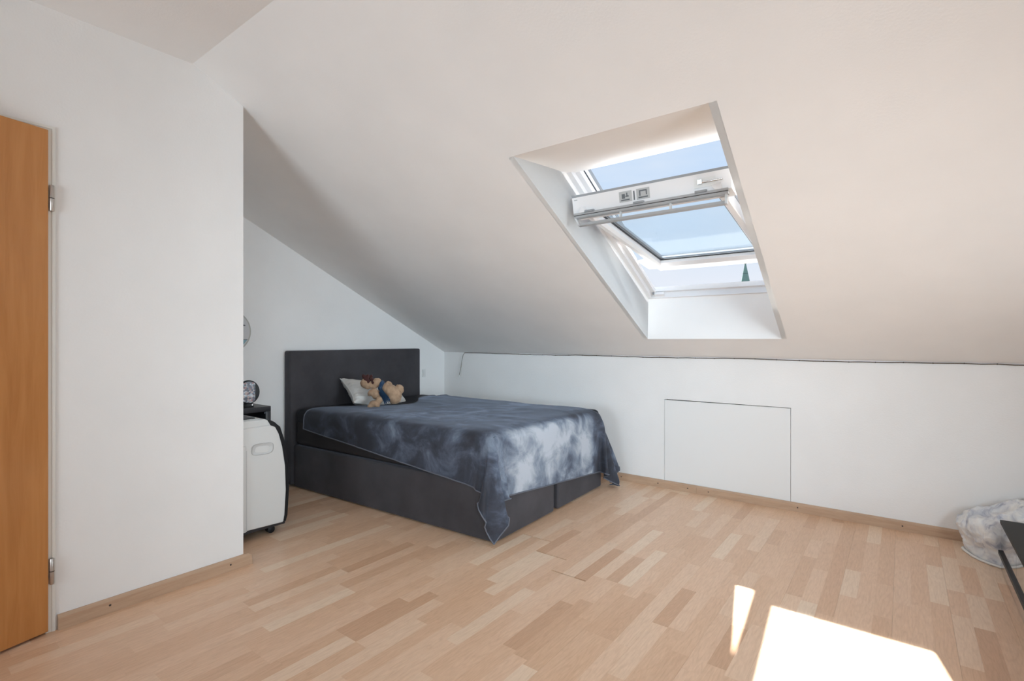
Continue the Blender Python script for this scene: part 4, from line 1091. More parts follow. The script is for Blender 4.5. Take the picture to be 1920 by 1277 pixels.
    1095, 1099, 1102, 1106, 1109, 1113, 1116, 1120, 1123, 1127, 1130, 1134, 1136, 1139, 1141, 1143, 1145, 1147, 1149, 1151, 1153, 1155, 1158, 1160, 1162, 1164, 1166, 1168, 1170, 1172, 1175, 1177, 1179, 1181, 1183, 1186, 1188, 1190, 1192, 1195, 1197, 1199, 1202, 1204, 1206, 1209, 1211, 1214, 1216, 1218, 1220, 1223, 1225, 1227, 1230, 1232, 1234, 1236, 1238, 1240,
    1132, 1135, 1139, 1142, 1146, 1149, 1153, 1156, 1160, 1163, 1167, 1170, 1173, 1175, 1177, 1179, 1182, 1184, 1186, 1188, 1190, 1192, 1194, 1196, 1199, 1201, 1203, 1205, 1207, 1209, 1211, 1213, 1216, 1218, 1220, 1222, 1224, 1227, 1229, 1231, 1234, 1236, 1238, 1241, 1243, 1245, 1248, 1250, 1252, 1255, 1257, 1259, 1262, 1264, 1266, 1268, 1270, 1273, 1275, 1277,
    1168, 1172, 1175, 1179, 1182, 1186, 1189, 1193, 1196, 1200, 1203, 1207, 1210, 1212, 1214, 1216, 1218, 1220, 1222, 1225, 1227, 1229, 1231, 1233, 1235, 1237, 1239, 1242, 1244, 1246, 1248, 1250, 1252, 1254, 1257, 1259, 1261, 1263, 1266, 1268, 1270, 1273, 1275, 1277, 1280, 1282, 1284, 1287, 1289, 1291, 1294, 1296, 1298, 1300, 1303, 1305, 1307, 1309, 1311, 1313,
    1205, 1208, 1212, 1215, 1219, 1222, 1226, 1229, 1233, 1236, 1240, 1243, 1246, 1249, 1251, 1253, 1255, 1257, 1259, 1261, 1263, 1265, 1268, 1270, 1272, 1274, 1276, 1278, 1280, 1282, 1285, 1287, 1289, 1291, 1293, 1296, 1298, 1300, 1302, 1305, 1307, 1309, 1312, 1314, 1316, 1319, 1321, 1323, 1325, 1328, 1330, 1332, 1335, 1337, 1339, 1341, 1343, 1346, 1348, 1350,
    1241, 1245, 1248, 1252, 1255, 1259, 1262, 1266, 1269, 1273, 1276, 1280, 1283, 1285, 1287, 1289, 1292, 1294, 1296, 1298, 1300, 1302, 1304, 1306, 1309, 1311, 1313, 1315, 1317, 1319, 1321, 1323, 1326, 1328, 1330, 1332, 1334, 1337, 1339, 1341, 1344, 1346, 1348, 1350, 1353, 1355, 1357, 1360, 1362, 1364, 1367, 1369, 1371, 1373, 1376, 1378, 1380, 1382, 1384, 1386,
    1278, 1281, 1285, 1288, 1292, 1295, 1299, 1302, 1306, 1309, 1313, 1316, 1319, 1322, 1324, 1326, 1328, 1330, 1332, 1335, 1337, 1339, 1341, 1343, 1345, 1347, 1349, 1352, 1354, 1356, 1358, 1360, 1362, 1364, 1367, 1369, 1371, 1373, 1376, 1378, 1380, 1382, 1385, 1387, 1389, 1392, 1394, 1396, 1398, 1401, 1403, 1405, 1407, 1410, 1412, 1414, 1416, 1418, 1420, 1408,
    1314, 1318, 1321, 1325, 1328, 1332, 1335, 1339, 1342, 1346, 1349, 1353, 1356, 1359, 1361, 1363, 1365, 1367, 1369, 1371, 1373, 1376, 1378, 1380, 1382, 1384, 1386, 1388, 1390, 1392, 1395, 1397, 1399, 1401, 1403, 1405, 1408, 1410, 1412, 1414, 1417, 1419, 1421, 1424, 1426, 1428, 1430, 1432, 1435, 1437, 1439, 1441, 1444, 1446, 1448, 1450, 1453, 1454, 1438, 1437,
    1351, 1354, 1358, 1361, 1365, 1368, 1372, 1375, 1379, 1382, 1386, 1389, 1392, 1395, 1398, 1400, 1402, 1404, 1406, 1408, 1410, 1412, 1414, 1416, 1419, 1421, 1423, 1425, 1427, 1429, 1431, 1433, 1436, 1438, 1440, 1442, 1444, 1446, 1449, 1451, 1453, 1455, 1457, 1460, 1462, 1464, 1466, 1468, 1471, 1473, 1475, 1478, 1480, 1482, 1484, 1485, 1487, 1469, 1458, 1468,
    1388, 1391, 1394, 1398, 1401, 1405, 1408, 1412, 1415, 1418, 1422, 1425, 1429, 1432, 1435, 1437, 1438, 1440, 1442, 1445, 1447, 1449, 1451, 1453, 1455, 1457, 1459, 1461, 1463, 1466, 1468, 1470, 1472, 1474, 1476, 1479, 1481, 1483, 1485, 1487, 1489, 1491, 1493, 1496, 1498, 1500, 1501, 1503, 1505, 1507, 1508, 1509, 1510, 1511, 1511, 1515, 1496, 1483, 1493, 1503,
    1424, 1427, 1431, 1434, 1438, 1441, 1444, 1447, 1451, 1454, 1457, 1462, 1465, 1469, 1472, 1474, 1475, 1477, 1479, 1481, 1483, 1485, 1487, 1489, 1492, 1494, 1496, 1498, 1500, 1502, 1504, 1507, 1508, 1510, 1512, 1514, 1516, 1518, 1519, 1521, 1522, 1523, 1524, 1525, 1526, 1526, 1527, 1527, 1527, 1526, 1526, 1525, 1524, 1524, 1534, 1518, 1509, 1515, 1522, 1500,
    1461, 1464, 1467, 1470, 1473, 1476, 1479, 1482, 1485, 1489, 1492, 1495, 1500, 1505, 1510, 1511, 1512, 1513, 1515, 1517, 1519, 1521, 1523, 1525, 1527, 1529, 1531, 1532, 1534, 1535, 1536, 1537, 1538, 1539, 1539, 1540, 1540, 1540, 1540, 1540, 1540, 1539, 1538, 1538, 1538, 1536, 1534, 1532, 1531, 1531, 1529, 1527, 1533, 1542, 1535, 1532, 1536, 1540, 1526, 1494,
    1494, 1497, 1499, 1501, 1504, 1505, 1507, 1507, 1509, 1512, 1515, 1520, 1532, 1541, 1548, 1548, 1547, 1548, 1549, 1550, 1552, 1552, 1553, 1554, 1555, 1555, 1555, 1555, 1555, 1555, 1554, 1553, 1553, 1552, 1550, 1549, 1548, 1547, 1546, 1544, 1542, 1543, 1543, 1546, 1542, 1536, 1534, 1533, 1533, 1529, 1530, 1538, 1545, 1549, 1554, 1556, 1559, 1547, 1521, 1484,
    1486, 1489, 1489, 1488, 1489, 1491, 1496, 1504, 1516, 1529, 1540, 1552, 1549, 1567, 1574, 1573, 1572, 1571, 1571, 1570, 1569, 1569, 1568, 1567, 1566, 1564, 1563, 1564, 1560, 1559, 1560, 1557, 1556, 1552, 1550, 1549, 1548, 1546, 1545, 1544, 1543, 1546, 1548, 1548, 1542, 1535, 1534, 1538, 1531, 1537, 1550, 1549, 1558, 1573, 1572, 1576, 1567, 1545, 1511, 1475,
    1464, 1470, 1478, 1488, 1501, 1513, 1523, 1531, 1539, 1553, 1566, 1559, 1570, 1589, 1578, 1578, 1578, 1577, 1574, 1578, 1577, 1573, 1570, 1568, 1571, 1566, 1563, 1562, 1564, 1561, 1559, 1561, 1559, 1554, 1550, 1549, 1548, 1546, 1545, 1544, 1544, 1548, 1552, 1544, 1538, 1535, 1540, 1537, 1548, 1559, 1562, 1569, 1585, 1585, 1589, 1585, 1566, 1536, 1507, 1471,
    1481, 1493, 1504, 1513, 1520, 1527, 1538, 1551, 1565, 1579, 1572, 1573, 1592, 1600, 1580, 1580, 1581, 1584, 1575, 1577, 1583, 1581, 1574, 1570, 1570, 1572, 1567, 1561, 1560, 1560, 1557, 1558, 1563, 1561, 1554, 1549, 1548, 1546, 1545, 1545, 1545, 1550, 1552, 1542, 1537, 1543, 1549, 1557, 1566, 1574, 1580, 1592, 1598, 1604, 1600, 1583, 1553, 1530, 1504, 1469,
    1498, 1506, 1514, 1522, 1535, 1549, 1561, 1574, 1591, 1581, 1577, 1592, 1615, 1603, 1581, 1584, 1583, 1592, 1580, 1576, 1583, 1587, 1583, 1576, 1570, 1570, 1572, 1567, 1560, 1558, 1557, 1555, 1556, 1561, 1563, 1557, 1549, 1547, 1546, 1546, 1546, 1550, 1548, 1539, 1552, 1559, 1561, 1574, 1583, 1588, 1598, 1609, 1619, 1613, 1592, 1569, 1551, 1532, 1504, 1469,
    1506, 1518, 1533, 1549, 1557, 1567, 1584, 1601, 1585, 1577, 1595, 1613, 1631, 1603, 1583, 1588, 1585, 1598, 1589, 1577, 1578, 1586, 1589, 1586, 1577, 1569, 1568, 1573, 1568, 1559, 1556, 1555, 1554, 1553, 1557, 1563, 1562, 1551, 1550, 1547, 1547, 1549, 1544, 1548, 1571, 1567, 1580, 1586, 1594, 1605, 1617, 1633, 1624, 1597, 1573, 1571, 1557, 1535, 1506, 1472,
    1532, 1547, 1556, 1563, 1576, 1595, 1609, 1593, 1580, 1598, 1614, 1636, 1636, 1601, 1585, 1592, 1588, 1601, 1601, 1585, 1576, 1581, 1588, 1590, 1586, 1577, 1567, 1566, 1571, 1569, 1560, 1555, 1554, 1555, 1555, 1554, 1555, 1558, 1553, 1552, 1547, 1546, 1556, 1571, 1581, 1591, 1587, 1596, 1613, 1629, 1638, 1635, 1612, 1588, 1579, 1567, 1566, 1540, 1508, 1478,
    1555, 1563, 1572, 1587, 1606, 1618, 1599, 1587, 1602, 1615, 1635, 1654, 1636, 1600, 1588, 1595, 1592, 1601, 1611, 1596, 1582, 1576, 1582, 1588, 1590, 1586, 1577, 1567, 1564, 1569, 1572, 1566, 1561, 1561, 1563, 1563, 1564, 1554, 1551, 1556, 1559, 1564, 1568, 1597, 1608, 1600, 1600, 1622, 1633, 1632, 1623, 1617, 1597, 1597, 1590, 1567, 1566, 1545, 1511, 1485,
    1572, 1583, 1600, 1617, 1630, 1605, 1595, 1605, 1618, 1635, 1660, 1660, 1634, 1599, 1590, 1599, 1597, 1601, 1615, 1612, 1593, 1580, 1577, 1583, 1587, 1588, 1585, 1576, 1566, 1563, 1565, 1571, 1572, 1567, 1561, 1556, 1553, 1560, 1568, 1573, 1585, 1577, 1581, 1587, 1601, 1610, 1625, 1635, 1623, 1609, 1608, 1624, 1607, 1586, 1588, 1571, 1564, 1546, 1518, 1493,
    1595, 1611, 1628, 1639, 1612, 1600, 1603, 1619, 1635, 1659, 1677, 1653, 1633, 1598, 1593, 1601, 1601, 1602, 1613, 1622, 1613, 1593, 1580, 1576, 1580, 1584, 1586, 1584, 1573, 1564, 1562, 1560, 1559, 1558, 1558, 1557, 1560, 1570, 1583, 1585, 1572, 1584, 1585, 1579, 1590, 1604, 1615, 1606, 1604, 1618, 1615, 1620, 1624, 1595, 1574, 1569, 1548, 1554, 1524, 1496,
    1619, 1638, 1644, 1622, 1608, 1603, 1617, 1637, 1659, 1683, 1681, 1648, 1631, 1598, 1594, 1599, 1605, 1605, 1613, 1619, 1620, 1611, 1596, 1582, 1572, 1574, 1577, 1581, 1582, 1575, 1566, 1561, 1560, 1564, 1574, 1581, 1586, 1598, 1606, 1607, 1601, 1595, 1590, 1586, 1613, 1611, 1615, 1632, 1640, 1648, 1650, 1649, 1626, 1596, 1593, 1590, 1575, 1560, 1543, 1526,
    1636, 1655, 1642, 1624, 1616, 1626, 1641, 1661, 1682, 1701, 1676, 1643, 1630, 1598, 1592, 1594, 1604, 1609, 1613, 1618, 1618, 1617, 1615, 1609, 1593, 1583, 1576, 1574, 1574, 1574, 1574, 1571, 1568, 1567, 1573, 1585, 1603, 1614, 1608, 1601, 1593, 1589, 1594, 1602, 1621, 1632, 1644, 1650, 1657, 1653, 1654, 1637, 1614, 1599, 1590, 1588, 1592, 1588, 1571, 1552,
    1622, 1655, 1663, 1639, 1641, 1656, 1668, 1685, 1707, 1703, 1674, 1639, 1629, 1599, 1591, 1589, 1595, 1605, 1609, 1610, 1611, 1611, 1612, 1616, 1621, 1612, 1607, 1598, 1592, 1588, 1586, 1589, 1593, 1594, 1600, 1611, 1615, 1603, 1594, 1589, 1584, 1590, 1609, 1624, 1624, 1644, 1649, 1655, 1640, 1635, 1635, 1632, 1628, 1620, 1613, 1607, 1590, 1592, 1594, 1572,
    1622, 1658, 1676, 1649, 1661, 1681, 1696, 1711, 1725, 1702, 1671, 1636, 1611, 1612, 1593, 1588, 1587, 1586, 1583, 1583, 1586, 1590, 1596, 1606, 1610, 1604, 1602, 1601, 1606, 1612, 1616, 1611, 1603, 1601, 1605, 1598, 1593, 1590, 1589, 1590, 1593, 1597, 1603, 1608, 1618, 1637, 1634, 1632, 1622, 1607, 1602, 1599, 1599, 1605, 1612, 1618, 1613, 1602, 1584, 1560,
)
CLOTH_Z = (
    15, 49, 85, 119, 153, 185, 215, 243, 261, 276, 291, 306, 310, 313, 317, 320, 323, 327, 331, 334, 338, 341, 345, 348, 352, 356, 359, 363, 367, 370, 374, 378, 381, 385, 389, 392, 396, 400, 403, 407, 411, 414, 418, 421, 425, 428, 432, 435, 439, 442, 446, 449, 453, 456, 460, 463, 467, 470, 474, 478,
    53, 86, 119, 154, 188, 221, 251, 279, 299, 314, 328, 343, 347, 350, 353, 357, 360, 364, 367, 371, 374, 378, 381, 385, 389, 392, 396, 399, 403, 407, 410, 414, 418, 422, 425, 429, 433, 436, 440, 444, 447, 451, 454, 458, 461, 465, 468, 472, 475, 479, 482, 486, 489, 493, 496, 500, 504, 507, 511, 514,
    90, 123, 155, 188, 221, 254, 286, 315, 338, 352, 366, 379, 383, 386, 390, 393, 397, 400, 404, 407, 411, 414, 418, 421, 425, 429, 432, 436, 440, 443, 447, 451, 454, 458, 462, 466, 469, 473, 477, 480, 484, 487, 491, 494, 498, 501, 505, 508, 512, 515, 519, 522, 526, 530, 533, 537, 540, 544, 547, 551,
    126, 158, 191, 223, 255, 286, 319, 350, 375, 390, 403, 416, 420, 423, 426, 430, 433, 437, 440, 444, 447, 451, 454, 458, 462, 465, 469, 473, 476, 480, 483, 487, 491, 495, 498, 502, 506, 509, 513, 517, 520, 524, 528, 531, 535, 538, 542, 545, 549, 552, 556, 559, 563, 566, 570, 573, 576, 580, 583, 587,
    161, 194, 226, 257, 289, 320, 349, 381, 411, 428, 440, 452, 456, 459, 463, 466, 470, 473, 477, 480, 484, 487, 491, 495, 498, 502, 505, 509, 513, 516, 520, 524, 527, 531, 535, 539, 542, 546, 550, 553, 557, 561, 564, 568, 571, 575, 578, 581, 585, 588, 591, 594, 598, 601, 603, 606, 609, 611, 613, 615,
    185, 223, 259, 292, 322, 353, 383, 411, 443, 465, 478, 489, 493, 496, 499, 503, 506, 510, 513, 517, 520, 524, 528, 531, 535, 538, 542, 546, 549, 553, 557, 560, 564, 568, 571, 575, 579, 582, 586, 589, 592, 596, 599, 601, 604, 607, 609, 612, 614, 616, 617, 619, 621, 622, 623, 624, 625, 626, 626, 626,
    210, 247, 283, 320, 354, 385, 415, 443, 472, 500, 515, 526, 529, 532, 536, 539, 543, 546, 550, 554, 557, 561, 564, 568, 571, 575, 578, 582, 585, 589, 592, 595, 598, 601, 604, 607, 610, 612, 614, 616, 618, 620, 621, 622, 623, 624, 625, 626, 626, 627, 627, 627, 628, 627, 627, 627, 627, 627, 627, 627,
    234, 270, 306, 342, 377, 413, 446, 475, 503, 530, 551, 562, 566, 569, 572, 576, 579, 583, 586, 589, 592, 596, 599, 602, 604, 607, 610, 612, 614, 616, 618, 620, 621, 623, 624, 625, 626, 627, 627, 628, 629, 630, 629, 630, 629, 630, 632, 632, 631, 630, 630, 630, 631, 631, 630, 629, 628, 628, 628, 628,
    244, 282, 319, 355, 393, 431, 468, 501, 533, 559, 584, 595, 600, 603, 606, 608, 611, 613, 615, 617, 619, 621, 622, 623, 624, 625, 626, 626, 627, 627, 627, 627, 628, 630, 631, 632, 632, 633, 633, 634, 638, 638, 638, 638, 637, 636, 636, 635, 634, 633, 633, 632, 631, 630, 630, 629, 628, 628, 628, 628,
    256, 293, 330, 367, 404, 441, 478, 514, 550, 585, 610, 620, 622, 623, 624, 625, 626, 626, 626, 626, 627, 627, 627, 627, 627, 627, 627, 627, 627, 628, 629, 631, 632, 633, 635, 637, 637, 638, 639, 639, 639, 639, 639, 638, 638, 637, 636, 635, 634, 634, 633, 632, 631, 630, 629, 629, 628, 628, 628, 628,
    264, 301, 338, 375, 411, 448, 484, 521, 558, 592, 618, 628, 630, 630, 629, 629, 628, 628, 628, 627, 627, 627, 628, 628, 628, 628, 628, 628, 628, 628, 630, 631, 632, 634, 635, 636, 637, 638, 639, 639, 639, 639, 639, 639, 638, 637, 637, 636, 635, 634, 633, 632, 631, 630, 629, 628, 628, 628, 628, 628,
    263, 299, 336, 372, 408, 445, 482, 518, 555, 590, 617, 628, 635, 635, 634, 633, 632, 630, 629, 628, 628, 628, 628, 628, 628, 628, 628, 628, 628, 628, 629, 630, 632, 633, 635, 636, 637, 638, 639, 639, 639, 640, 639, 639, 639, 638, 637, 636, 635, 634, 633, 632, 631, 630, 629, 628, 628, 628, 628, 628,
    259, 296, 332, 369, 405, 442, 478, 515, 551, 587, 615, 627, 633, 636, 635, 634, 633, 631, 630, 629, 628, 628, 628, 628, 628, 628, 628, 628, 628, 628, 628, 630, 631, 632, 634, 635, 636, 637, 638, 639, 639, 640, 640, 639, 639, 638, 638, 637, 636, 635, 633, 632, 631, 630, 629, 629, 628, 628, 628, 628,
    255, 292, 328, 365, 401, 438, 474, 511, 547, 584, 613, 627, 632, 636, 636, 635, 633, 632, 631, 630, 629, 628, 628, 628, 628, 628, 628, 628, 628, 628, 628, 629, 630, 632, 633, 634, 636, 637, 638, 639, 639, 640, 640, 640, 639, 639, 638, 637, 636, 635, 634, 633, 632, 631, 630, 629, 628, 628, 628, 628,
    251, 288, 324, 361, 397, 434, 471, 507, 544, 580, 611, 626, 632, 636, 636, 635, 634, 633, 632, 631, 630, 629, 628, 628, 628, 628, 628, 628, 628, 628, 628, 628, 629, 631, 632, 633, 635, 636, 637, 638, 639, 639, 640, 640, 640, 639, 638, 638, 637, 636, 635, 634, 632, 631, 630, 629, 629, 629, 629, 629,
    248, 284, 321, 357, 394, 430, 467, 504, 540, 577, 608, 626, 632, 636, 636, 635, 634, 633, 632, 631, 630, 629, 628, 628, 628, 628, 628, 628, 628, 628, 628, 628, 629, 630, 631, 633, 634, 635, 636, 637, 638, 639, 639, 640, 640, 639, 639, 638, 637, 636, 635, 634, 633, 632, 631, 630, 629, 629, 629, 629,
    244, 280, 317, 353, 390, 427, 463, 500, 536, 573, 606, 625, 631, 636, 636, 635, 634, 634, 633, 632, 631, 630, 629, 628, 628, 628, 628, 628, 628, 628, 628, 628, 628, 629, 630, 632, 633, 634, 635, 637, 638, 639, 639, 640, 640, 640, 639, 639, 638, 637, 636, 635, 634, 633, 632, 631, 630, 630, 629, 629,
    240, 277, 313, 350, 386, 423, 460, 496, 533, 569, 603, 623, 630, 635, 635, 635, 634, 634, 633, 632, 631, 630, 629, 629, 628, 628, 628, 628, 628, 628, 628, 628, 628, 628, 629, 631, 632, 633, 635, 636, 637, 638, 639, 639, 640, 640, 640, 639, 639, 638, 637, 636, 635, 634, 633, 633, 632, 631, 630, 630,
    236, 273, 310, 346, 383, 419, 456, 492, 529, 566, 600, 622, 629, 634, 635, 634, 634, 633, 633, 632, 631, 631, 630, 629, 628, 628, 628, 628, 628, 628, 628, 628, 628, 628, 629, 630, 631, 632, 634, 635, 636, 637, 638, 639, 640, 640, 640, 640, 640, 639, 638, 638, 637, 636, 635, 634, 633, 633, 632, 632,
    233, 269, 306, 342, 379, 416, 452, 489, 525, 562, 597, 621, 628, 633, 634, 634, 633, 633, 633, 632, 632, 631, 630, 629, 629, 628, 628, 628, 628, 628, 628, 628, 628, 628, 628, 629, 630, 632, 633, 634, 636, 637, 638, 639, 640, 640, 640, 641, 640, 640, 640, 639, 638, 637, 637, 636, 635, 634, 634, 633,
    229, 266, 302, 339, 375, 412, 448, 485, 522, 558, 594, 619, 628, 632, 633, 633, 633, 633, 632, 632, 631, 631, 630, 630, 629, 628, 628, 628, 628, 628, 628, 628, 628, 628, 628, 629, 630, 631, 632, 634, 635, 636, 637, 638, 639, 640, 641, 641, 641, 641, 641, 640, 640, 639, 639, 638, 637, 636, 636, 635,
    225, 262, 299, 335, 372, 408, 445, 481, 518, 555, 590, 617, 627, 631, 632, 632, 632, 632, 632, 632, 631, 631, 630, 630, 629, 629, 628, 628, 628, 628, 628, 628, 628, 628, 628, 629, 629, 630, 632, 633, 634, 636, 637, 638, 639, 640, 641, 642, 642, 642, 642, 642, 642, 641, 641, 640, 639, 639, 638, 638,
    222, 258, 295, 331, 368, 405, 441, 478, 514, 551, 587, 615, 627, 630, 631, 631, 631, 631, 631, 631, 631, 631, 630, 630, 630, 629, 629, 628, 628, 628, 628, 628, 628, 628, 628, 628, 629, 630, 631, 633, 634, 635, 637, 638, 639, 640, 641, 642, 643, 643, 643, 643, 643, 643, 643, 642, 642, 641, 641, 640,
    218, 255, 291, 328, 364, 401, 438, 474, 511, 547, 583, 613, 626, 628, 631, 631, 631, 631, 631, 631, 631, 630, 630, 630, 630, 630, 629, 629, 628, 628, 628, 628, 628, 628, 628, 629, 629, 630, 631, 632, 634, 635, 636, 638, 639, 640, 642, 643, 643, 644, 645, 645, 645, 645, 645, 645, 644, 644, 643, 643,
    214, 251, 288, 324, 361, 397, 434, 470, 507, 544, 580, 611, 626, 628, 630, 630, 630, 630, 630, 630, 630, 630, 630, 630, 630, 630, 630, 629, 629, 629, 629, 628, 628, 628, 629, 629, 630, 630, 631, 632, 634, 635, 636, 638, 639, 641, 642, 643, 644, 645, 646, 646, 647, 647, 647, 647, 647, 646, 646, 646,
    211, 247, 284, 321, 357, 394, 430, 467, 503, 540, 577, 608, 625, 627, 630, 629, 629, 630, 630, 630, 630, 630, 630, 630, 630, 630, 630, 630, 630, 629, 629, 629, 629, 629, 629, 630, 630, 631, 632, 633, 634, 635, 636, 638, 639, 641, 642, 644, 645, 646, 647, 648, 648, 649, 649, 649, 649, 649, 648, 648,
    207, 244, 280, 317, 354, 390, 427, 463, 500, 536, 573, 606, 625, 627, 629, 629, 629, 629, 629, 629, 630, 630, 630, 630, 630, 630, 630, 630, 630, 630, 630, 630, 630, 630, 630, 630, 631, 631, 632, 633, 634, 635, 637, 638, 639, 641, 642, 644, 645, 647, 648, 649, 649, 650, 650, 651, 651, 651, 651, 650,
    204, 240, 277, 313, 350, 386, 423, 460, 496, 533, 569, 603, 624, 627, 629, 629, 629, 629, 629, 629, 629, 630, 630, 630, 630, 630, 631, 631, 631, 631, 631, 631, 631, 631, 631, 631, 632, 632, 633, 634, 635, 636, 637, 638, 640, 641, 643, 644, 646, 647, 648, 649, 650, 651, 652, 652, 652, 653, 653, 652,
    200, 237, 273, 310, 346, 383, 419, 456, 493, 529, 566, 600, 623, 627, 630, 629, 629, 629, 629, 629, 629, 629, 630, 630, 630, 631, 631, 631, 631, 631, 631, 631, 632, 632, 632, 632, 633, 633, 634, 634, 635, 636, 637, 639, 640, 641, 643, 644, 646, 647, 649, 650, 651, 652, 653, 653, 654, 654, 654, 654,
    196, 233, 270, 306, 343, 379, 416, 453, 489, 526, 562, 597, 621, 627, 629, 630, 629, 629, 629, 629, 629, 629, 630, 630, 630, 631, 631, 631, 632, 632, 632, 632, 632, 633, 633, 633, 633, 634, 634, 635, 636, 637, 638, 639, 640, 641, 643, 644, 646, 647, 649, 650, 651, 652, 653, 654, 654, 655, 655, 655,
    193, 229, 266, 303, 339, 376, 412, 449, 486, 522, 559, 594, 620, 627, 629, 630, 630, 630, 629, 629, 629, 630, 630, 630, 630, 631, 631, 631, 632, 632, 632, 633, 633, 633, 634, 634, 634, 635, 635, 636, 637, 637, 638, 639, 640, 642, 643, 644, 646, 647, 648, 650, 651, 652, 653, 654, 654, 655, 655, 655,
    189, 226, 262, 299, 336, 372, 409, 445, 482, 519, 555, 591, 618, 627, 630, 631, 631, 630, 630, 630, 630, 630, 630, 630, 630, 631, 631, 632, 632, 632, 633, 633, 633, 634, 634, 635, 635, 636, 636, 637, 637, 638, 639, 640, 641, 642, 643, 644, 645, 646, 648, 649, 650, 651, 652, 653, 654, 655, 655, 655,
    186, 222, 259, 296, 332, 369, 405, 442, 478, 515, 552, 588, 616, 627, 630, 632, 631, 631, 631, 630, 630, 630, 630, 630, 630, 631, 631, 632, 632, 632, 633, 633, 634, 634, 635, 635, 636, 636, 637, 637, 638, 638, 639, 640, 641, 641, 642, 643, 645, 646, 647, 648, 649, 650, 651, 652, 653, 653, 654, 654,
    182, 219, 255, 292, 329, 365, 402, 438, 475, 512, 548, 584, 614, 627, 631, 633, 632, 632, 631, 631, 631, 630, 630, 630, 631, 631, 631, 632, 632, 632, 633, 633, 634, 635, 635, 636, 636, 637, 637, 638, 638, 639, 639, 640, 641, 641, 642, 643, 644, 645, 646, 647, 648, 649, 650, 650, 651, 652, 652, 653,
    179, 215, 252, 288, 325, 362, 398, 435, 471, 508, 545, 581, 612, 626, 632, 634, 633, 633, 632, 632, 631, 631, 631, 631, 631, 631, 631, 631, 632, 632, 633, 633, 634, 635, 635, 636, 637, 637, 638, 638, 639, 639, 640, 640, 640, 641, 641, 642, 643, 643, 644, 645, 646, 647, 648, 648, 649, 650, 650, 651,
    175, 212, 248, 285, 322, 358, 395, 431, 468, 505, 541, 578, 610, 625, 630, 635, 634, 634, 633, 633, 632, 632, 631, 631, 631, 631, 631, 631, 632, 632, 633, 633, 634, 635, 635, 636, 637, 637, 638, 638, 639, 639, 640, 640, 640, 640, 641, 641, 641, 642, 643, 643, 644, 644, 645, 646, 647, 647, 648, 648,
    172, 208, 245, 281, 318, 355, 391, 428, 464, 501, 538, 574, 607, 625, 630, 635, 635, 634, 634, 633, 633, 632, 632, 631, 631, 631, 631, 631, 632, 632, 632, 633, 633, 634, 635, 636, 637, 637, 638, 638, 639, 639, 639, 640, 640, 640, 640, 640, 640, 640, 641, 641, 642, 642, 643, 643, 644, 644, 645, 645,
    168, 205, 241, 278, 315, 351, 388, 424, 461, 498, 534, 571, 604, 624, 630, 636, 636, 635, 635, 634, 634, 633, 632, 632, 632, 631, 631, 631, 631, 632, 632, 632, 633, 634, 635, 635, 636, 637, 637, 638, 638, 639, 639, 639, 639, 639, 639, 639, 639, 639, 639, 639, 639, 640, 640, 640, 641, 641, 642, 642,
    165, 201, 238, 274, 311, 348, 384, 421, 457, 494, 531, 567, 602, 623, 630, 637, 636, 636, 635, 635, 634, 634, 633, 632, 632, 631, 631, 631, 631, 631, 631, 632, 632, 633, 634, 635, 635, 636, 637, 637, 638, 638, 638, 638, 638, 638, 638, 638, 638, 638, 637, 637, 638, 638, 638, 638, 639, 639, 639, 639,
    161, 198, 234, 271, 308, 344, 381, 417, 454, 491, 527, 564, 599, 622, 630, 637, 637, 637, 636, 635, 635, 634, 633, 633, 632, 632, 631, 631, 631, 631, 631, 631, 632, 632, 633, 634, 635, 635, 636, 637, 637, 638, 638, 638, 638, 638, 637, 637, 637, 636, 636, 636, 636, 637, 637, 637, 637, 637, 637, 637,
    158, 194, 231, 267, 304, 341, 377, 414, 450, 487, 524, 560, 596, 620, 630, 637, 637, 637, 636, 636, 635, 635, 634, 633, 632, 632, 631, 631, 631, 630, 630, 631, 631, 632, 632, 633, 634, 635, 635, 636, 636, 637, 637, 637, 637, 637, 636, 636, 635, 635, 635, 635, 635, 635, 635, 635, 633, 632, 632, 647,
    154, 191, 227, 264, 301, 337, 374, 410, 447, 484, 520, 557, 593, 618, 629, 635, 637, 637, 637, 636, 636, 635, 634, 633, 633, 632, 631, 631, 630, 630, 630, 630, 630, 631, 631, 632, 633, 633, 634, 635, 635, 636, 636, 636, 635, 634, 634, 633, 632, 632, 629, 630, 630, 629, 629, 631, 628, 630, 643, 658,
    151, 187, 224, 260, 297, 334, 370, 407, 443, 480, 517, 553, 589, 616, 628, 634, 637, 637, 637, 636, 636, 635, 634, 634, 633, 632, 631, 631, 630, 630, 630, 630, 630, 629, 630, 630, 631, 632, 631, 630, 630, 631, 631, 631, 629, 629, 628, 627, 626, 626, 625, 625, 624, 623, 622, 619, 621, 639, 653, 642,
    147, 184, 220, 257, 294, 330, 367, 403, 440, 477, 513, 550, 586, 614, 627, 633, 637, 637, 637, 636, 636, 635, 634, 634, 633, 632, 631, 629, 627, 627, 627, 627, 627, 627, 627, 627, 628, 627, 627, 626, 626, 625, 624, 624, 622, 621, 619, 616, 615, 613, 610, 608, 605, 602, 597, 600, 626, 645, 643, 642,
    144, 181, 217, 254, 290, 327, 364, 400, 437, 474, 510, 546, 583, 613, 627, 632, 634, 634, 633, 633, 632, 630, 629, 629, 628, 628, 628, 627, 627, 626, 626, 625, 624, 622, 621, 620, 618, 617, 614, 612, 610, 607, 605, 602, 599, 596, 593, 590, 586, 582, 579, 575, 571, 567, 581, 609, 630, 629, 630, 654,
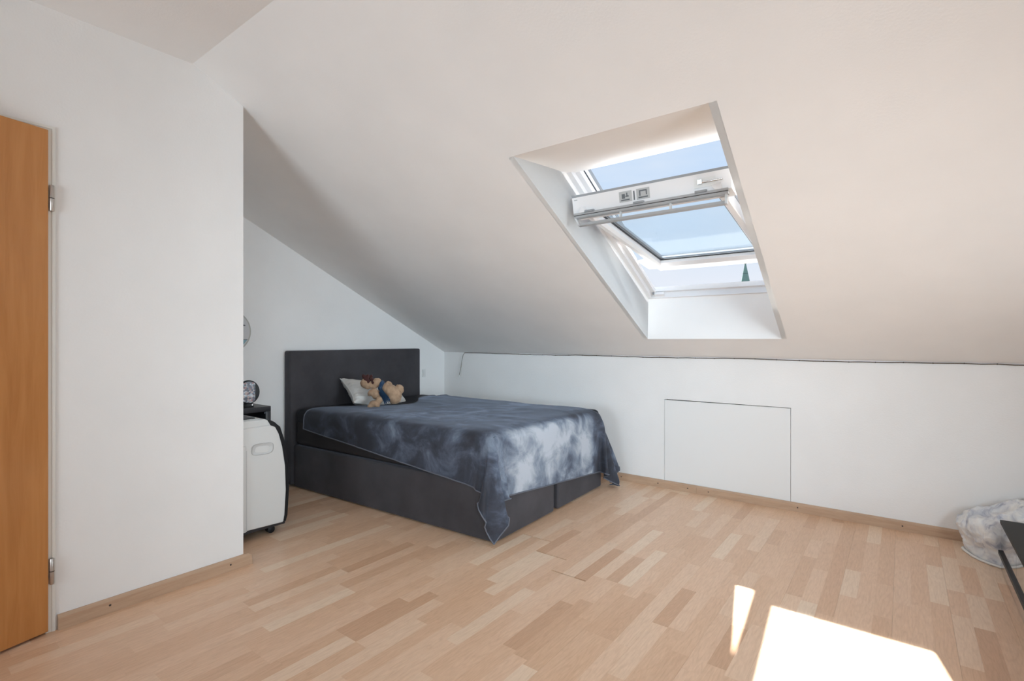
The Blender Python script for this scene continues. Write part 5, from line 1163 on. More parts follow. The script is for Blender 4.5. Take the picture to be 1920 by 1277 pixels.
    141, 177, 214, 251, 287, 324, 361, 397, 434, 471, 507, 544, 579, 609, 626, 628, 628, 628, 627, 626, 625, 624, 623, 622, 621, 620, 618, 615, 613, 611, 609, 607, 604, 601, 598, 595, 592, 589, 585, 582, 578, 575, 571, 568, 565, 561, 558, 554, 550, 546, 542, 538, 539, 560, 587, 609, 608, 612, 639, 656,
    138, 175, 211, 248, 285, 321, 358, 395, 432, 468, 504, 539, 569, 599, 617, 619, 617, 615, 614, 611, 609, 606, 603, 600, 598, 595, 591, 588, 585, 581, 578, 574, 571, 567, 563, 560, 556, 553, 549, 545, 542, 539, 535, 532, 529, 525, 521, 517, 514, 510, 507, 513, 540, 562, 583, 583, 586, 617, 642, 648,
    138, 174, 211, 248, 284, 321, 357, 393, 427, 461, 494, 525, 550, 575, 590, 591, 589, 587, 584, 581, 577, 573, 570, 566, 563, 559, 556, 552, 549, 545, 542, 538, 534, 530, 527, 523, 520, 516, 512, 509, 505, 502, 499, 496, 492, 488, 484, 481, 477, 478, 495, 525, 535, 554, 553, 557, 593, 622, 631, 641,
    138, 174, 210, 245, 279, 313, 346, 379, 412, 445, 476, 499, 526, 548, 552, 553, 552, 550, 548, 545, 541, 537, 533, 530, 526, 523, 519, 516, 512, 509, 505, 502, 498, 494, 490, 487, 483, 479, 476, 472, 469, 465, 462, 459, 456, 452, 449, 445, 461, 477, 498, 498, 520, 523, 532, 566, 596, 613, 633, 640,
    131, 164, 198, 231, 264, 298, 330, 363, 396, 426, 449, 473, 499, 514, 515, 516, 516, 515, 511, 508, 505, 501, 497, 493, 490, 487, 483, 479, 476, 472, 469, 466, 462, 458, 454, 450, 446, 443, 439, 436, 432, 429, 426, 423, 419, 417, 418, 442, 457, 472, 470, 483, 492, 504, 538, 567, 585, 610, 633, 641,
    116, 149, 183, 216, 249, 281, 314, 346, 376, 398, 421, 447, 472, 478, 479, 479, 479, 479, 475, 472, 469, 465, 462, 457, 453, 450, 447, 443, 439, 436, 433, 429, 426, 422, 419, 415, 410, 406, 403, 399, 395, 392, 389, 387, 388, 395, 422, 433, 444, 441, 449, 460, 475, 508, 537, 564, 585, 612, 631, 641,
    101, 134, 167, 199, 232, 265, 296, 325, 348, 368, 395, 422, 440, 442, 442, 442, 442, 443, 439, 435, 432, 429, 426, 422, 418, 414, 411, 407, 404, 399, 396, 393, 390, 387, 383, 379, 376, 370, 367, 362, 359, 356, 354, 353, 371, 402, 411, 413, 413, 419, 428, 448, 482, 502, 529, 563, 595, 618, 631, 643,
    85, 117, 150, 183, 215, 246, 274, 296, 317, 343, 370, 395, 404, 405, 405, 406, 405, 406, 404, 399, 396, 393, 389, 386, 383, 379, 374, 371, 368, 365, 360, 356, 353, 350, 347, 344, 341, 337, 331, 326, 322, 320, 321, 342, 377, 394, 384, 383, 389, 402, 427, 457, 476, 501, 535, 565, 598, 617, 633, 648,
    68, 101, 133, 166, 197, 224, 245, 267, 291, 318, 345, 364, 367, 369, 368, 369, 369, 369, 369, 364, 360, 356, 353, 349, 346, 343, 339, 335, 332, 329, 326, 322, 318, 316, 314, 313, 309, 305, 296, 293, 300, 318, 338, 347, 370, 365, 363, 366, 381, 410, 430, 453, 478, 510, 544, 569, 601, 624, 633, 645,
    51, 84, 117, 148, 175, 195, 216, 240, 266, 293, 319, 329, 331, 332, 332, 333, 332, 333, 333, 332, 325, 320, 317, 313, 310, 307, 303, 300, 296, 293, 291, 288, 285, 281, 279, 278, 276, 277, 288, 304, 317, 338, 355, 362, 340, 345, 362, 376, 394, 412, 441, 467, 494, 518, 547, 575, 604, 625, 631, 647,
    36, 68, 100, 125, 145, 165, 188, 214, 241, 269, 289, 294, 294, 295, 295, 296, 296, 296, 296, 297, 295, 286, 282, 277, 274, 270, 267, 264, 260, 257, 255, 253, 252, 250, 246, 243, 241, 248, 264, 284, 310, 317, 324, 342, 330, 319, 340, 372, 393, 421, 453, 485, 517, 525, 545, 578, 601, 630, 632, 651,
    20, 51, 75, 94, 114, 136, 162, 190, 217, 243, 254, 258, 257, 258, 259, 259, 259, 259, 260, 260, 260, 257, 249, 244, 238, 235, 231, 228, 225, 222, 219, 217, 217, 217, 221, 230, 245, 260, 273, 283, 286, 292, 296, 300, 316, 318, 326, 355, 388, 418, 454, 489, 515, 530, 558, 590, 605, 630, 651, 660,
    12, 32, 49, 65, 86, 114, 138, 165, 193, 213, 218, 222, 221, 221, 222, 223, 223, 223, 223, 224, 225, 224, 224, 223, 217, 206, 198, 193, 189, 186, 185, 183, 182, 185, 193, 204, 221, 234, 241, 248, 255, 261, 263, 272, 288, 307, 320, 349, 379, 414, 449, 480, 506, 534, 568, 594, 609, 630, 650, 671,
    19, 16, 35, 44, 67, 93, 115, 141, 168, 178, 183, 185, 184, 185, 186, 186, 187, 186, 187, 188, 190, 191, 192, 199, 207, 189, 183, 174, 169, 165, 161, 158, 160, 171, 187, 189, 192, 200, 208, 214, 220, 226, 236, 247, 260, 282, 311, 345, 377, 411, 447, 482, 515, 548, 577, 607, 621, 641, 661, 677,
    14, 10, 19, 25, 48, 69, 92, 117, 139, 144, 147, 149, 155, 153, 149, 150, 152, 157, 168, 181, 192, 201, 208, 206, 181, 171, 163, 159, 158, 163, 172, 182, 185, 168, 159, 160, 163, 167, 172, 178, 185, 193, 203, 221, 246, 270, 306, 343, 377, 408, 445, 481, 518, 553, 582, 604, 638, 650, 654, 674,
)

# ================================================================== BED
BR = R(2.3)
BO = Vector((-1.85, 2.26, 0))
BU = Vector((-math.cos(BR), -math.sin(BR), 0))
BV = Vector((-math.sin(BR), math.cos(BR), 0))


def bd(p, q, z):
    """bed coordinates: p foot to head, q near to far side"""
    return BU * p + BV * q + Vector((0, 0, z))


bed = empty('bed', BO, label='dark charcoal upholstered box spring bed with tall headboard', cat='bed')


def bedbox(name, p0, p1, q0, q1, z0, z1, m, bev, seg=4, parent=bed):
    return box(name, p0, p1, q0, q1, z0, z1, m, parent, bev, seg, f=bd)


bedbox('bed_base', -.002, 1.995, 0, .672, .008, .335, M['bed'], .016)
bedbox('bed_base', -.002, 1.995, .722, 1.41, .008, .335, M['bed'], .016)
bedbox('base_gap_panel', .03, 1.99, .66, .735, .03, .31, M['dark'], .004)
bedbox('mattress', .004, 1.99, .006, 1.404, .335, .545, M['mattress'], .05, 5)
bedbox('fitted_sheet', .002, 1.985, .004, 1.406, .50, .618, M['sheet'], .05, 5)
for p_ in (.06, 1.9):
    for q_ in (.06, .60, .80, 1.34):
        tube('foot', [bd(p_, q_, 0), bd(p_, q_, .010)], .022, M['black_plastic'], bed, 12)
# headboard, wider than the mattress, square to the wall
hd = bmesh.new()
hy0, hy1 = 2.150 - BO.y, 3.520 - BO.y
add_box(hd, -3.930 - BO.x, -3.838 - BO.x, hy0, hy1, .02, 1.082)
bmesh.ops.recalc_face_normals(hd, faces=hd.faces)
bmesh.ops.bevel(hd, geom=list(hd.edges), offset=.018, segments=4, profile=.6, affect='EDGES')
hbo = done(hd, 'headboard', M['bed'], bed, smooth=True, angle=40)
bm = bmesh.new()
for zs in (1.066,):
    add_tube(bm, [(-3.852 - BO.x, hy0 + .012, zs), (-3.852 - BO.x, hy1 - .012, zs)], .003, 6)
add_tube(bm, [(-3.852 - BO.x, hy0 + .002, .05), (-3.852 - BO.x, hy0 + .002, 1.066)], .003, 6)
done(bm, 'seam_piping', M['bed'], hbo)

# ------------------------------------------------------------------ blanket (settled cloth)
# millimetres from (-3.8, 2.1, 0): a 60 x 60 grid, rows across the bed
NB_ = 60
BL = np.stack([np.array(t_, dtype=float).reshape(NB_, NB_) for t_ in (CLOTH_X, CLOTH_Y, CLOTH_Z)], -1) / 1000 + np.array([-3.8, 2.1, 0])
# finer grid by straight interpolation
t_ = np.linspace(0, NB_ - 1, 119)
i_ = np.minimum(t_.astype(int), NB_ - 2)
f_ = t_ - i_
BL = BL[i_] * (1 - f_)[:, None, None] + BL[i_ + 1] * f_[:, None, None]
BL = BL[:, i_] * (1 - f_)[None, :, None] + BL[:, i_ + 1] * f_[None, :, None]
for _ in range(2):                                                # smoothing
    S_ = BL.copy()
    S_[1:-1, 1:-1] = (BL[1:-1, 1:-1] * 4 + BL[:-2, 1:-1] + BL[2:, 1:-1] + BL[1:-1, :-2] + BL[1:-1, 2:]) / 8
    BL = S_
NB_ = 119
BL[..., 2] = np.where(BL[..., 2] > .648, .648 + (BL[..., 2] - .648) * .12, BL[..., 2])
far_ = BL[..., 1] > 3.40
BL[..., 2] = np.where(far_, np.minimum(BL[..., 2], .636 - .5 * np.maximum(0, BL[..., 1] - 3.54)), BL[..., 2])
# pressed creases and dimples of the nap on the top side
for j in range(NB_):
    for i in range(NB_):
        x, y, z = BL[j, i]
        if z > .6:
            v = Vector((x * 3.2 + .6 * noise.noise(Vector((x * 2, y * 2, 5))), y * 4.6, 1.3))
            BL[j, i, 2] += .006 * max(-.4, noise.noise(v)) + .010 * max(0, .22 - abs(noise.noise(v * .8 + Vector((4, 1, 0)))))
        else:
            k = min(1, (.6 - z) / .2)
            w = .006 * k * noise.noise(Vector((x * 9, y * 9, z * 1.2)))
            if x > -1.95:
                BL[j, i, 0] += w + .004 * k
            else:
                BL[j, i, 1] += w if y < 2.4 else 0
bo = np.array((-2.8, 2.9, .6))
me = bpy.data.meshes.new('blanket')
me.from_pydata([tuple(v) for v in (BL - bo).reshape(-1, 3)], [],
               [(j * NB_ + i, j * NB_ + i + 1, (j + 1) * NB_ + i + 1, (j + 1) * NB_ + i) for j in range(NB_ - 1) for i in range(NB_ - 1)])
for p in me.polygons:
    p.use_smooth = True
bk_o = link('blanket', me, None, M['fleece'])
bk_o.location = bo
md = bk_o.modifiers.new('solid', 'SOLIDIFY')
md.thickness = .004
md.offset = 1
md = bk_o.modifiers.new('sub', 'SUBSURF')
md.levels = md.render_levels = 1
tag(bk_o, 'slate blue velvety fleece blanket draped over the bed, corners hanging down', 'blanket')
loop = [BL[0, i] for i in range(NB_)] + [BL[j, -1] for j in range(1, NB_)] + [BL[-1, i] for i in range(NB_ - 2, -1, -1)] + [BL[j, 0] for j in range(NB_ - 2, -1, -1)]
tube('hem', [Vector(p) - Vector(bo) + Vector((0, 0, .001)) for p in loop], .0042, M['hem'], bk_o, 6)

# ------------------------------------------------------------------ pillow
PL = Vector((-3.645, 2.845, .672))
e1 = Vector((.04, .965, -.25)).normalized()
e2 = Vector((-.66, -.02, .46))
e2 = (e2 - e1 * e2.dot(e1)).normalized()
e3 = e1.cross(e2)
if e3.x < 0:
    e3 = -e3
NP = 44
vs, fs = [], []
for side in (1, -1):
    for j in range(NP + 1):
        for i in range(NP + 1):
            u, v = i / NP * 2 - 1, j / NP * 2 - 1
            r2 = max(0, (1 - abs(u) ** 2.6)) ** .5 * max(0, (1 - abs(v) ** 2.6)) ** .5
            pin = 1 - .10 * (1 - abs(u) ** 2) * abs(v) ** 3
            pinv = 1 - .10 * (1 - abs(v) ** 2) * abs(u) ** 3
            a = u * .315 * pinv
            b = v * .165 * pin
            edge = max(abs(u), abs(v))
            wr = .022 * noise.noise(Vector((u * 2.0, v * 9 + u * 3, side))) * (.25 + .9 * max(0, -u)) * min(1, r2 * 3)
            wr += .009 * noise.noise(Vector((u * 8, v * 3, 3 + side))) * edge ** 2 * min(1, r2 * 3)
            h = side * (.075 * r2 ** .8 + .0015) + wr
            p = PL + e1 * a + e2 * b + e3 * h
            vs.append(p - PL)
base_n = (NP + 1) ** 2
for sidx in (0, 1):
    for j in range(NP):
        for i in range(NP):
            k = sidx * base_n + j * (NP + 1) + i
            fs.append((k, k + 1, k + NP + 2, k + NP + 1))
me = bpy.data.meshes.new('pillow')
me.from_pydata(vs, [], fs)
bm = bmesh.new()
bm.from_mesh(me)
rim = [[], []]
for sidx in (0, 1):
    bm.verts.ensure_lookup_table()
    idx = [i for i in range(NP + 1)] + [j * (NP + 1) + NP for j in range(1, NP + 1)] + [NP * (NP + 1) + i for i in range(NP - 1, -1, -1)] + [j * (NP + 1) for j in range(NP - 1, 0, -1)]
    rim[sidx] = [bm.verts[sidx * base_n + k] for k in idx]
for k in range(len(rim[0])):
    k2 = (k + 1) % len(rim[0])
    try:
        bm.faces.new((rim[0][k], rim[0][k2], rim[1][k2], rim[1][k]))
    except ValueError:
        pass
pw = done(bm, 'pillow', M['pillow'], None, smooth=True)
pw.location = PL
tag(pw, 'crumpled white pillow leaning against the dark headboard', 'pillow')
pz = [Vector(vs[k]) for k in idx] + [Vector(vs[idx[0]])]
tube('seam', pz, .003, M['pillow'], pw, 6)

# ------------------------------------------------------------------ plush moose lying on the pillow
U = .00434
MO = Vector((FWD.x, FWD.y, 0)) * 4.17 + Vector((RGT.x, RGT.y, 0)) * ((715 - 960) / 960 * 4.17)
MO.z = 1.17 + (637 - 735) / 960 * 4.17
mo = empty('plush_moose', MO, YAW, label='beige plush moose with maroon antlers and blue scarf lying on the pillow', cat='soft toy')


def mel(name, dx, dy, dz, rx, ry, rz, tilt, m, rough=.006, seed=0, yaw=0):
    """pixel-sized plush lump: dx right, dy up, dz towards the foot of the bed"""
    rot = Matrix.Rotation(yaw, 3, 'Z') @ Matrix.Rotation(-tilt, 3, 'Y')
    bm = bmesh.new()
    bmesh.ops.create_icosphere(bm, subdivisions=4, radius=1)
    c = Vector((dx * U, -dz * U, dy * U))
    for v in bm.verts:
        d = v.co.copy()
        p = Vector((d.x * rx * U, d.y * rz * U, d.z * ry * U))
        k = rough * (noise.noise(d * 2.5 + Vector((seed, 0, 0))) + .5 * noise.noise(d * 8 + Vector((0, seed, 0))) + .35 * noise.noise(d * 19 + Vector((0, 0, seed))))
        p += d * k
        v.co = rot @ p + c
    return bm


def mpart(name, lumps, m, parent=None, vox=.007):
    bm = bmesh.new()
    for k, l in enumerate(lumps):
        b2 = mel(name, *l, m, seed=k * 3.1 + len(name))
        tmp = bpy.data.meshes.new('t')
        b2.to_mesh(tmp)
        b2.free()
        bm.from_mesh(tmp)
        bpy.data.meshes.remove(tmp)
    o = done(bm, name, m, parent or mo, smooth=True)
    if len(lumps) > 1:
        md = o.modifiers.new('merge', 'REMESH')
        md.mode = 'VOXEL'
        md.voxel_size = vox
        md.use_smooth_shade = True
        sm = o.modifiers.new('soft', 'SMOOTH')
        sm.iterations = 3
        sm.factor = .5
    return o


body = mpart('body', [(24, -7, -2, 13.5, 16.5, 14, .25), (9, 7, -3, 10, 9, 10, -.6), (17, 2, -2, 11, 12, 12, -.5)], M['plush'])
head = mpart('head', [(-8, 17.5, 1, 9.5, 9, 9, 0), (-17, 12.5, 3, 10, 6.5, 8, -.5), (-30, 17.5, 3, 8.0, 9.5, 9, -.5), (-25, 13, 3, 9, 8, 8.5, -.4)], M['plush'])
for dx, dy, dz, rx, ry, t in ((-27, 25, 6, 3.0, 7.5, -.55), (-22, 24, -6, 2.6, 7.0, -.35)):
    mpart('antler', [(dx, dy, dz, rx * 1.35, ry * 1.3, 4, t), (dx + 3, dy - 7, dz, 3.6, 6, 4, t), (dx - 4, dy + 5, dz + 1, 3.4, 4.6, 3.2, .5)], M['antler'], head, .005)
mpart('ear', [(-15, 22, 5, 2.6, 5.5, 2.2, .5)], M['antler'], head)
mpart('eye', [(-13.5, 18.0, 8.6, 2.0, 2.4, 1.6, .2)], M['antler'], head)
mpart('arm', [(-15, 0, 7, 10, 6.2, 6.5, .55), (-7, -6, 7, 8, 6.2, 6.5, .55), (-2, -2, 5, 6, 5, 6, .3)], M['plush'])
mpart('arm', [(11, 12.5, -10, 6.5, 6.5, 6.5, 0)], M['plush'])
mpart('leg', [(0, -13, 12, 7, 6.5, 6.5, .7), (-8, -21, 15, 10, 5.6, 6.5, -.42), (-16, -25, 16, 5.5, 4.6, 6, -.3)], M['plush'])
mpart('leg', [(32, 4, -10, 7.5, 9.5, 8, .5)], M['plush'])
sc1 = mpart('scarf', [(0, 11, 0, 4.2, 11, 11.5, -.2)], M['scarf'])
bm = bmesh.new()
rs = random.Random(4)
pts0 = [(1, 4, 12), (5, -2, 14), (9, -7, 15), (13, -13, 14)]
W_ = [5.0, 5.6, 6.0, 6.6]
L_ = []
for (dx, dy, dz), w_ in zip(pts0, W_):
    d = Vector((.62, .78))
    row = []
    for s_ in (-1, -.5, 0, .5, 1):
        row.append(bm.verts.new(Vector(((dx + d.x * w_ * s_) * U, -(dz + 2 * (1 - s_ * s_)) * U, (dy + d.y * w_ * s_) * U))))
    L_.append(row)
for A_, B_ in zip(L_, L_[1:]):
    for k in range(4):
        bm.faces.new((A_[k], A_[k + 1], B_[k + 1], B_[k]))
bmesh.ops.solidify(bm, geom=bm.faces[:], thickness=.010)
tail = done(bm, 'scarf_tail', M['scarf'], sc1, smooth=True)
bm = bmesh.new()
for k in range(11):
    s_ = k / 10 * 2 - 1
    a = Vector(((13 + .62 * 6.4 * s_) * U, -14.5 * U, (-13 + .78 * 6.4 * s_) * U))
    add_tube(bm, [a, a + Vector((rs.uniform(.006, .02), rs.uniform(-.006, .006), -rs.uniform(.012, .03)))], [.0035, .0018], 5)
done(bm, 'fringe', M['scarf'], sc1, smooth=True)

# ================================================================== ALCOVE
# --- portable air conditioner
AO = Vector((-3.0, 1.46, 0))
ac = empty('portable_air_conditioner', AO, label='white portable air conditioner with dark back on casters behind the partition', cat='air conditioner')
yz = [(-.185, .072), (.178, .058), (.186, .10), (.195, .25), (.190, .40), (.172, .52), (.150, .60), (.128, .645), (.09, .662), (-.185, .655)]
body = prism('body', yz, 'x', -.36, 0, M['white_plastic'], ac, .010, 3)
cov = [(.10, .690), (.128, .675), (.165, .640), (.198, .54), (.216, .41), (.222, .25), (.212, .09), (.200, .052), (.16, .052), (.16, .2), (.13, .60), (.05, .66), (.05, .695)]
prism('back_cover', cov, 'x', -.345, -.012, M['black_plastic'], ac, .008, 3)
top = [(-.185, .650), (.105, .655), (.085, .690), (.070, .697), (-.185, .702)]
prism('top_panel', top, 'x', -.352, -.010, M['white_plastic'], ac, .006, 3)
box('top_grille', -.31, -.05, -.15, .03, .700, .709, M['shelf'], ac, .004)
box('control_rim', -.33, -.03, -.17, .05, .697, .703, M['plastic_grey'], ac, .003)
prism('base_strip', [(-.19, .045), (.19, .045), (.195, .062), (-.19, .076)], 'x', -.350, -.008, M['shelf'], ac, .003)
box('front_panel', -.366, .006, -.21, -.046, .062, .56, M['white_plastic'], ac, .008, 3)
box('panel_seam', -.364, .0025, -.048, -.042, .065, .53, M['plastic_grey'], ac, .001)
# recessed hand grip
gp = bmesh.new()
outer, inner = [], []
for k in range(32):
    t = 2 * math.pi * k / 32
    cxx, czz = math.copysign(abs(math.cos(t)) ** .5, math.cos(t)), math.copysign(abs(math.sin(t)) ** .6, math.sin(t))
    outer.append(gp.verts.new((.0035, .048 + cxx * .060 + .006 * czz, .527 + czz * .030 - .004 * cxx)))
    inner.append(gp.verts.new((.001, .048 + cxx * .052 + .006 * czz, .527 + czz * .023 - .004 * cxx)))
cen = gp.verts.new((-.004, .046, .517))
for k in range(32):
    k2 = (k + 1) % 32
    gp.faces.new((outer[k], outer[k2], inner[k2], inner[k]))
    gp.faces.new((inner[k], inner[k2], cen))
done(gp, 'hand_grip', M['grip'], ac, smooth=True, angle=60)
gp = bmesh.new()
add_tube(gp, [(.0045, .048 + .064 * math.copysign(abs(math.cos(t)) ** .5, math.cos(t)) + .006 * math.sin(t), .527 + .033 * math.copysign(abs(math.sin(t)) ** .6, math.sin(t)) - .004 * math.cos(t)) for t in [2 * math.pi * k / 40 for k in range(41)]], .0014, 6)
done(gp, 'grip_rim', M['plastic_grey'], ac, smooth=True)
for xx in (-.30, -.055):
    for yy in (-.14, .115):
        cst = prism('caster_fork', [(yy - .012, .024), (yy + .012, .024), (yy + .016, .05), (yy - .016, .05)], 'x', xx - .012, xx + .012, M['black_plastic'], ac, .002)
        tube('caster_wheel', [(xx - .02, yy + .006, .0225), (xx - .017, yy + .006, .0225), (xx + .017, yy + .006, .0225), (xx + .02, yy + .006, .0225)], [.018, .0222, .0222, .018], M['black_plastic'], cst, 18)

# --- low black shelf unit against the back wall
SO = Vector((-3.56, 1.70, 0))
su = empty('shelf_unit', SO, label='black brown open shelf unit against the wall beside the bed', cat='shelf')
sx0, sy0, sy1 = -.37, -.30, .150
box('top_board', sx0, 0, sy0, sy1, .665, .700, M['shelf'], su, .002)
box('bottom_board', sx0, 0, sy0, sy1, .02, .055, M['shelf'], su, .002)
box('middle_shelf', sx0, -.005, sy0 + .03, sy1 - .035, .34, .365, M['shelf'], su, .002)
box('side_board', sx0, 0, sy1 - .036, sy1, 0, .6645, M['shelf'], su, .002)
box('side_board', sx0, 0, sy0, sy0 + .036, 0, .6645, M['shelf'], su, .002)
box('back_board', sx0 - .003, sx0 + .006, sy0 + .002, sy1 - .002, .02, .665, M['shelf'], su)
tube('shelf_pin', [(-.006, sy1 - .044, .656), (.003, sy1 - .044, .656)], .005, M['chrome'], su, 10)
bxx = empty('storage_box', (-3.74, 1.525, .365), label='small beige box inside the black shelf unit', cat='box')
box('body', -.12, .12, -.11, .11, 0, .22, M['beige'], bxx, .004)
box('lid', -.124, .124, -.114, .114, .22, .262, M['plastic_grey'], bxx, .004)
tube('knob', [(.123, .06, .245), (.133, .06, .245)], .007, M['chrome'], bxx, 10)

# --- oval stand with a coloured picture face
OV = Vector((-3.64, 1.735, .700))
ov = empty('oval_picture_stand', OV, R(-14), label='small black oval stand with a shiny coloured picture face on the shelf unit', cat='picture')


def oval(name, x0, x1, ry, rz, zc, m, parent, bev=0):
    poly = [(ry * math.cos(2 * math.pi * k / 40), zc + rz * math.sin(2 * math.pi * k / 40)) for k in range(40)]
    return prism(name, poly, 'x', x0, x1, m, parent, bev, 3)


oval('rim', -.035, .0, .070, .083, .102, M['black_plastic'], ov, .008)
# picture: the middle of the oval, cut straight at both sides
pp = []
for k in range(41):
    t = math.pi * (k / 40)
    y = .039 * math.cos(t)
    pp.append((y, .102 + .074 * math.sqrt(max(0, 1 - (y / .066) ** 2))))
for k in range(41):
    t = math.pi * (k / 40)
    y = -.039 * math.cos(t)
    pp.append((y, .102 - .074 * math.sqrt(max(0, 1 - (y / .066) ** 2))))
prism('picture_face', pp, 'x', .0005, .003, M['picture'], ov)
oval('casing', -.11, -.036, .062, .074, .100, M['black_plastic'], ov, .01)
box('stand_foot', -.06, .02, -.028, .028, 0, .022, M['black_plastic'], ov, .006, 3)
tube('foot_button', [(.019, .018, .014), (.023, .018, .014)], .005, M['chrome'], ov, 10)

# --- round disc on the back wall
DO = Vector((XB, 1.722, 1.232))
dc = empty('wall_disc', DO, label='round pale grey disc on the wall, half hidden by the partition', cat='wall decoration')


def disc(name, r_, x0, x1, m, parent, seg=48):
    poly = [(r_ * math.cos(2 * math.pi * k / seg), r_ * math.sin(2 * math.pi * k / seg)) for k in range(seg)]
    return prism(name, poly, 'x', x0, x1, m, parent, .002)


disc('rim', .160, .001, .020, M['disc_rim'], dc)
disc('face', .149, .015, .023, M['disc'], dc)
prism('teal_field', [(-.09, -.065), (.128, -.065), (.085, -.118), (-.02, -.145), (-.07, -.13)], 'x', .022, .0245, M['disc_teal'], dc)
prism('dark_line', [(-.1, -.064), (.131, -.064), (.131, -.058), (-.1, -.058)], 'x', .022, .025, M['print'], dc)
prism('dark_stroke', [(.06, .060), (.108, .050), (.118, .044), (.108, .040), (.06, .044)], 'x', .022, .0255, M['print'], dc)

# --- light switch beside the headboard
sw = empty('light_switch', (XB, 3.655, .825), label='small white wall switch beside the headboard', cat='switch')
box('plate', .0005, .010, -.020, .020, -.040, .040, M['white_plastic'], sw, .004, 3)
box('rocker', .010, .014, -.013, .013, -.028, .028, M['white_plastic'], sw, .002)

# --- thin dark light string along the joint of wall and slope
ls = empty('light_string', (-3.60, YK, 1.03), label='thin brown light string along the joint of low wall and slope, end dangling', cat='light string')
lo = Vector(ls.location)
pts, rr_ = [], random.Random(5)
x = -3.635
while x < XR:
    pts.append(Vector((x, YK - .0045, 1.0315 + .0022 * math.sin(x * 5.1) + .0015 * rr_.uniform(-1, 1) - .0006 * (x + 3.6))) - lo)
    x += .07
cab = tube('cable', pts, .0032, mat('brown_cable', (.10, .075, .055), .6), ls, 6)
bm = bmesh.new()
for k, p in enumerate(pts):
    if k > 8 and k % 2 == 0:
        add_tube(bm, [p - Vector((.006, 0, 0)), p, p + Vector((.006, 0, 0))], [.002, .0046, .002], 6)
tag(done(bm, 'bulb_nodes', mat('dark_node', (.04, .032, .026), .5), cab, smooth=True), kind='stuff')
p0_ = pts[0]
d1 = [p0_, p0_ + Vector((-.016, -.004, -.020)), p0_ + Vector((-.030, -.006, -.075)), p0_ + Vector((-.045, -.008, -.15)), p0_ + Vector((-.060, -.008, -.205)), p0_ + Vector((-.068, -.008, -.232))]
tube('dangling_wire', d1, .0028, mat('grey_wire', (.22, .20, .18), .6), ls, 6)
d2 = [d1[2], p0_ + Vector((-.036, -.006, -.14)), p0_ + Vector((-.044, -.006, -.20)), p0_ + Vector((-.050, -.006, -.245))]
tube('dangling_wire', d2, .0022, mat('pale_wire', (.55, .54, .50), .6), ls, 6)
tube('plug', [d1[-1], d1[-1] + Vector((-.003, 0, -.018))], .0055, M['white_plastic'], ls, 8)

# ================================================================== RIGHT EDGE
# --- low bench with mirror-gloss front
TB = Vector((.398, 3.572, 0))
tb = empty('media_bench', TB, label='low bench with dark top and mirror gloss front at the right edge', cat='bench')
TL = 1.72
box('carcass', .012, .42, -TL + .005, -.005, .0, .238, M['shelf'], tb)
box('top_board', -.004, .43, -TL, 0, .239, .256, M['tv_top'], tb, .002)
y = -.004
for k, ln in enumerate((.44, .43, .42, .41)):
    box('front_panel', -.001, .011, y - ln + .003, y, .104, .237, M['gloss'], tb)
    y -= ln
y = -.004
box('plinth_panel', .0, .011, -TL + .004, y, .002, .082, M['gloss'], tb)
box('handle_strip', -.011, .011, -TL + .002, -.001, .083, .1025, M['black_plastic'], tb, .002)

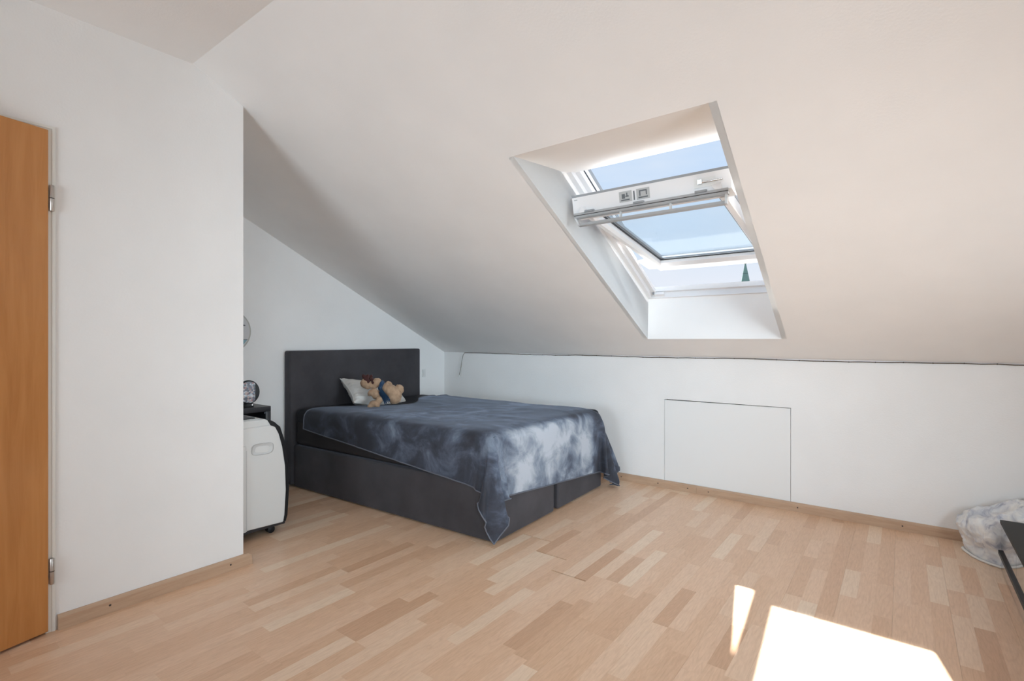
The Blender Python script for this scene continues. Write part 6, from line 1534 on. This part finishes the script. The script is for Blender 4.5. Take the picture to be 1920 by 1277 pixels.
# --- crumpled duvet between bench and wall
DV = Vector((.52, 3.78, 0))
NU, NV = 150, 100
vs, fs = [], []
for j in range(NV):
    for i in range(NU):
        a = 2 * math.pi * i / NU
        t = j / (NV - 1)                                           # 0 rim on the floor .. 1 summit
        rx = .312 if math.cos(a) < 0 else .62
        ry = .232 if math.sin(a) < 0 else .155
        ph_ = t * math.pi / 2
        bulge = 1 + .05 * math.sin(3 * a + 1)
        rad_ = max(0.0, math.cos(ph_)) ** .55 * (1 - .2 * (1 - t) ** 4)
        x = rx * math.cos(a) * rad_ * bulge
        y = ry * math.sin(a) * rad_ * bulge
        hgt = .315 + .13 * max(-.5, min(1, x / .25))
        z = hgt * math.sin(ph_) ** .85
        p = Vector((x, y, z))
        d = Vector((math.cos(a) * math.cos(ph_), math.sin(a) * math.cos(ph_), math.sin(ph_)))
        q = p * 5
        f1_ = noise.noise(Vector((q.x * .8, q.y * .8, q.z * .5)))
        f2_ = 1 - abs(noise.noise(Vector((q.x * 1.5 + 3, q.y * 1.5, q.z * 1.4)))) * 2
        f3_ = 1 - abs(noise.noise(Vector((q.x * 3.2, q.y * 3.2 + 7, q.z * 3)))) * 2
        low = 1 if z < .14 else .6
        f4_ = 1 - abs(noise.noise(Vector((q.x * 6.5 + 1, q.y * 6.5, q.z * 6)))) * 2
        p += d * min(1, t * 6 + .15) * (.035 * f1_ + .036 * (f2_ - .5) + .020 * low * (f3_ - .5) + .008 * (f4_ - .5))
        p.z = max(.004, p.z)
        p.y = min(p.y, YK - .022 - DV.y)
        if p.x + DV.x > .385 and p.y + DV.y < 3.585:
            p.y = 3.585 - DV.y
        vs.append(p)
for j in range(NV - 1):
    for i in range(NU):
        i2 = (i + 1) % NU
        fs.append((j * NU + i, j * NU + i2, (j + 1) * NU + i2, (j + 1) * NU + i))
me = bpy.data.meshes.new('duvet')
me.from_pydata(vs, [], fs)
for p in me.polygons:
    p.use_smooth = True
dv = link('duvet', me, None, M['duvet'])
dv.location = DV
md = dv.modifiers.new('sub', 'SUBSURF')
md.levels = md.render_levels = 1
tag(dv, 'crumpled white and grey marbled duvet heaped in the corner behind the bench', 'duvet')
rim_ = [Vector(vs[i]) * 1.0 for i in range(NU)]
rim2 = []
for i in range(NU):
    a = 2 * math.pi * i / NU
    if math.sin(a) < .25 and math.cos(a) < .1:
        p = rim_[i] + Vector((math.cos(a) * .012, math.sin(a) * .012, 0))
        p.z = .008
        if p.x + DV.x > .385:
            p.y = max(p.y, 3.58 - DV.y)
        rim2.append(p)
tube('piping', rim2, .0065, M['piping'], dv, 8)
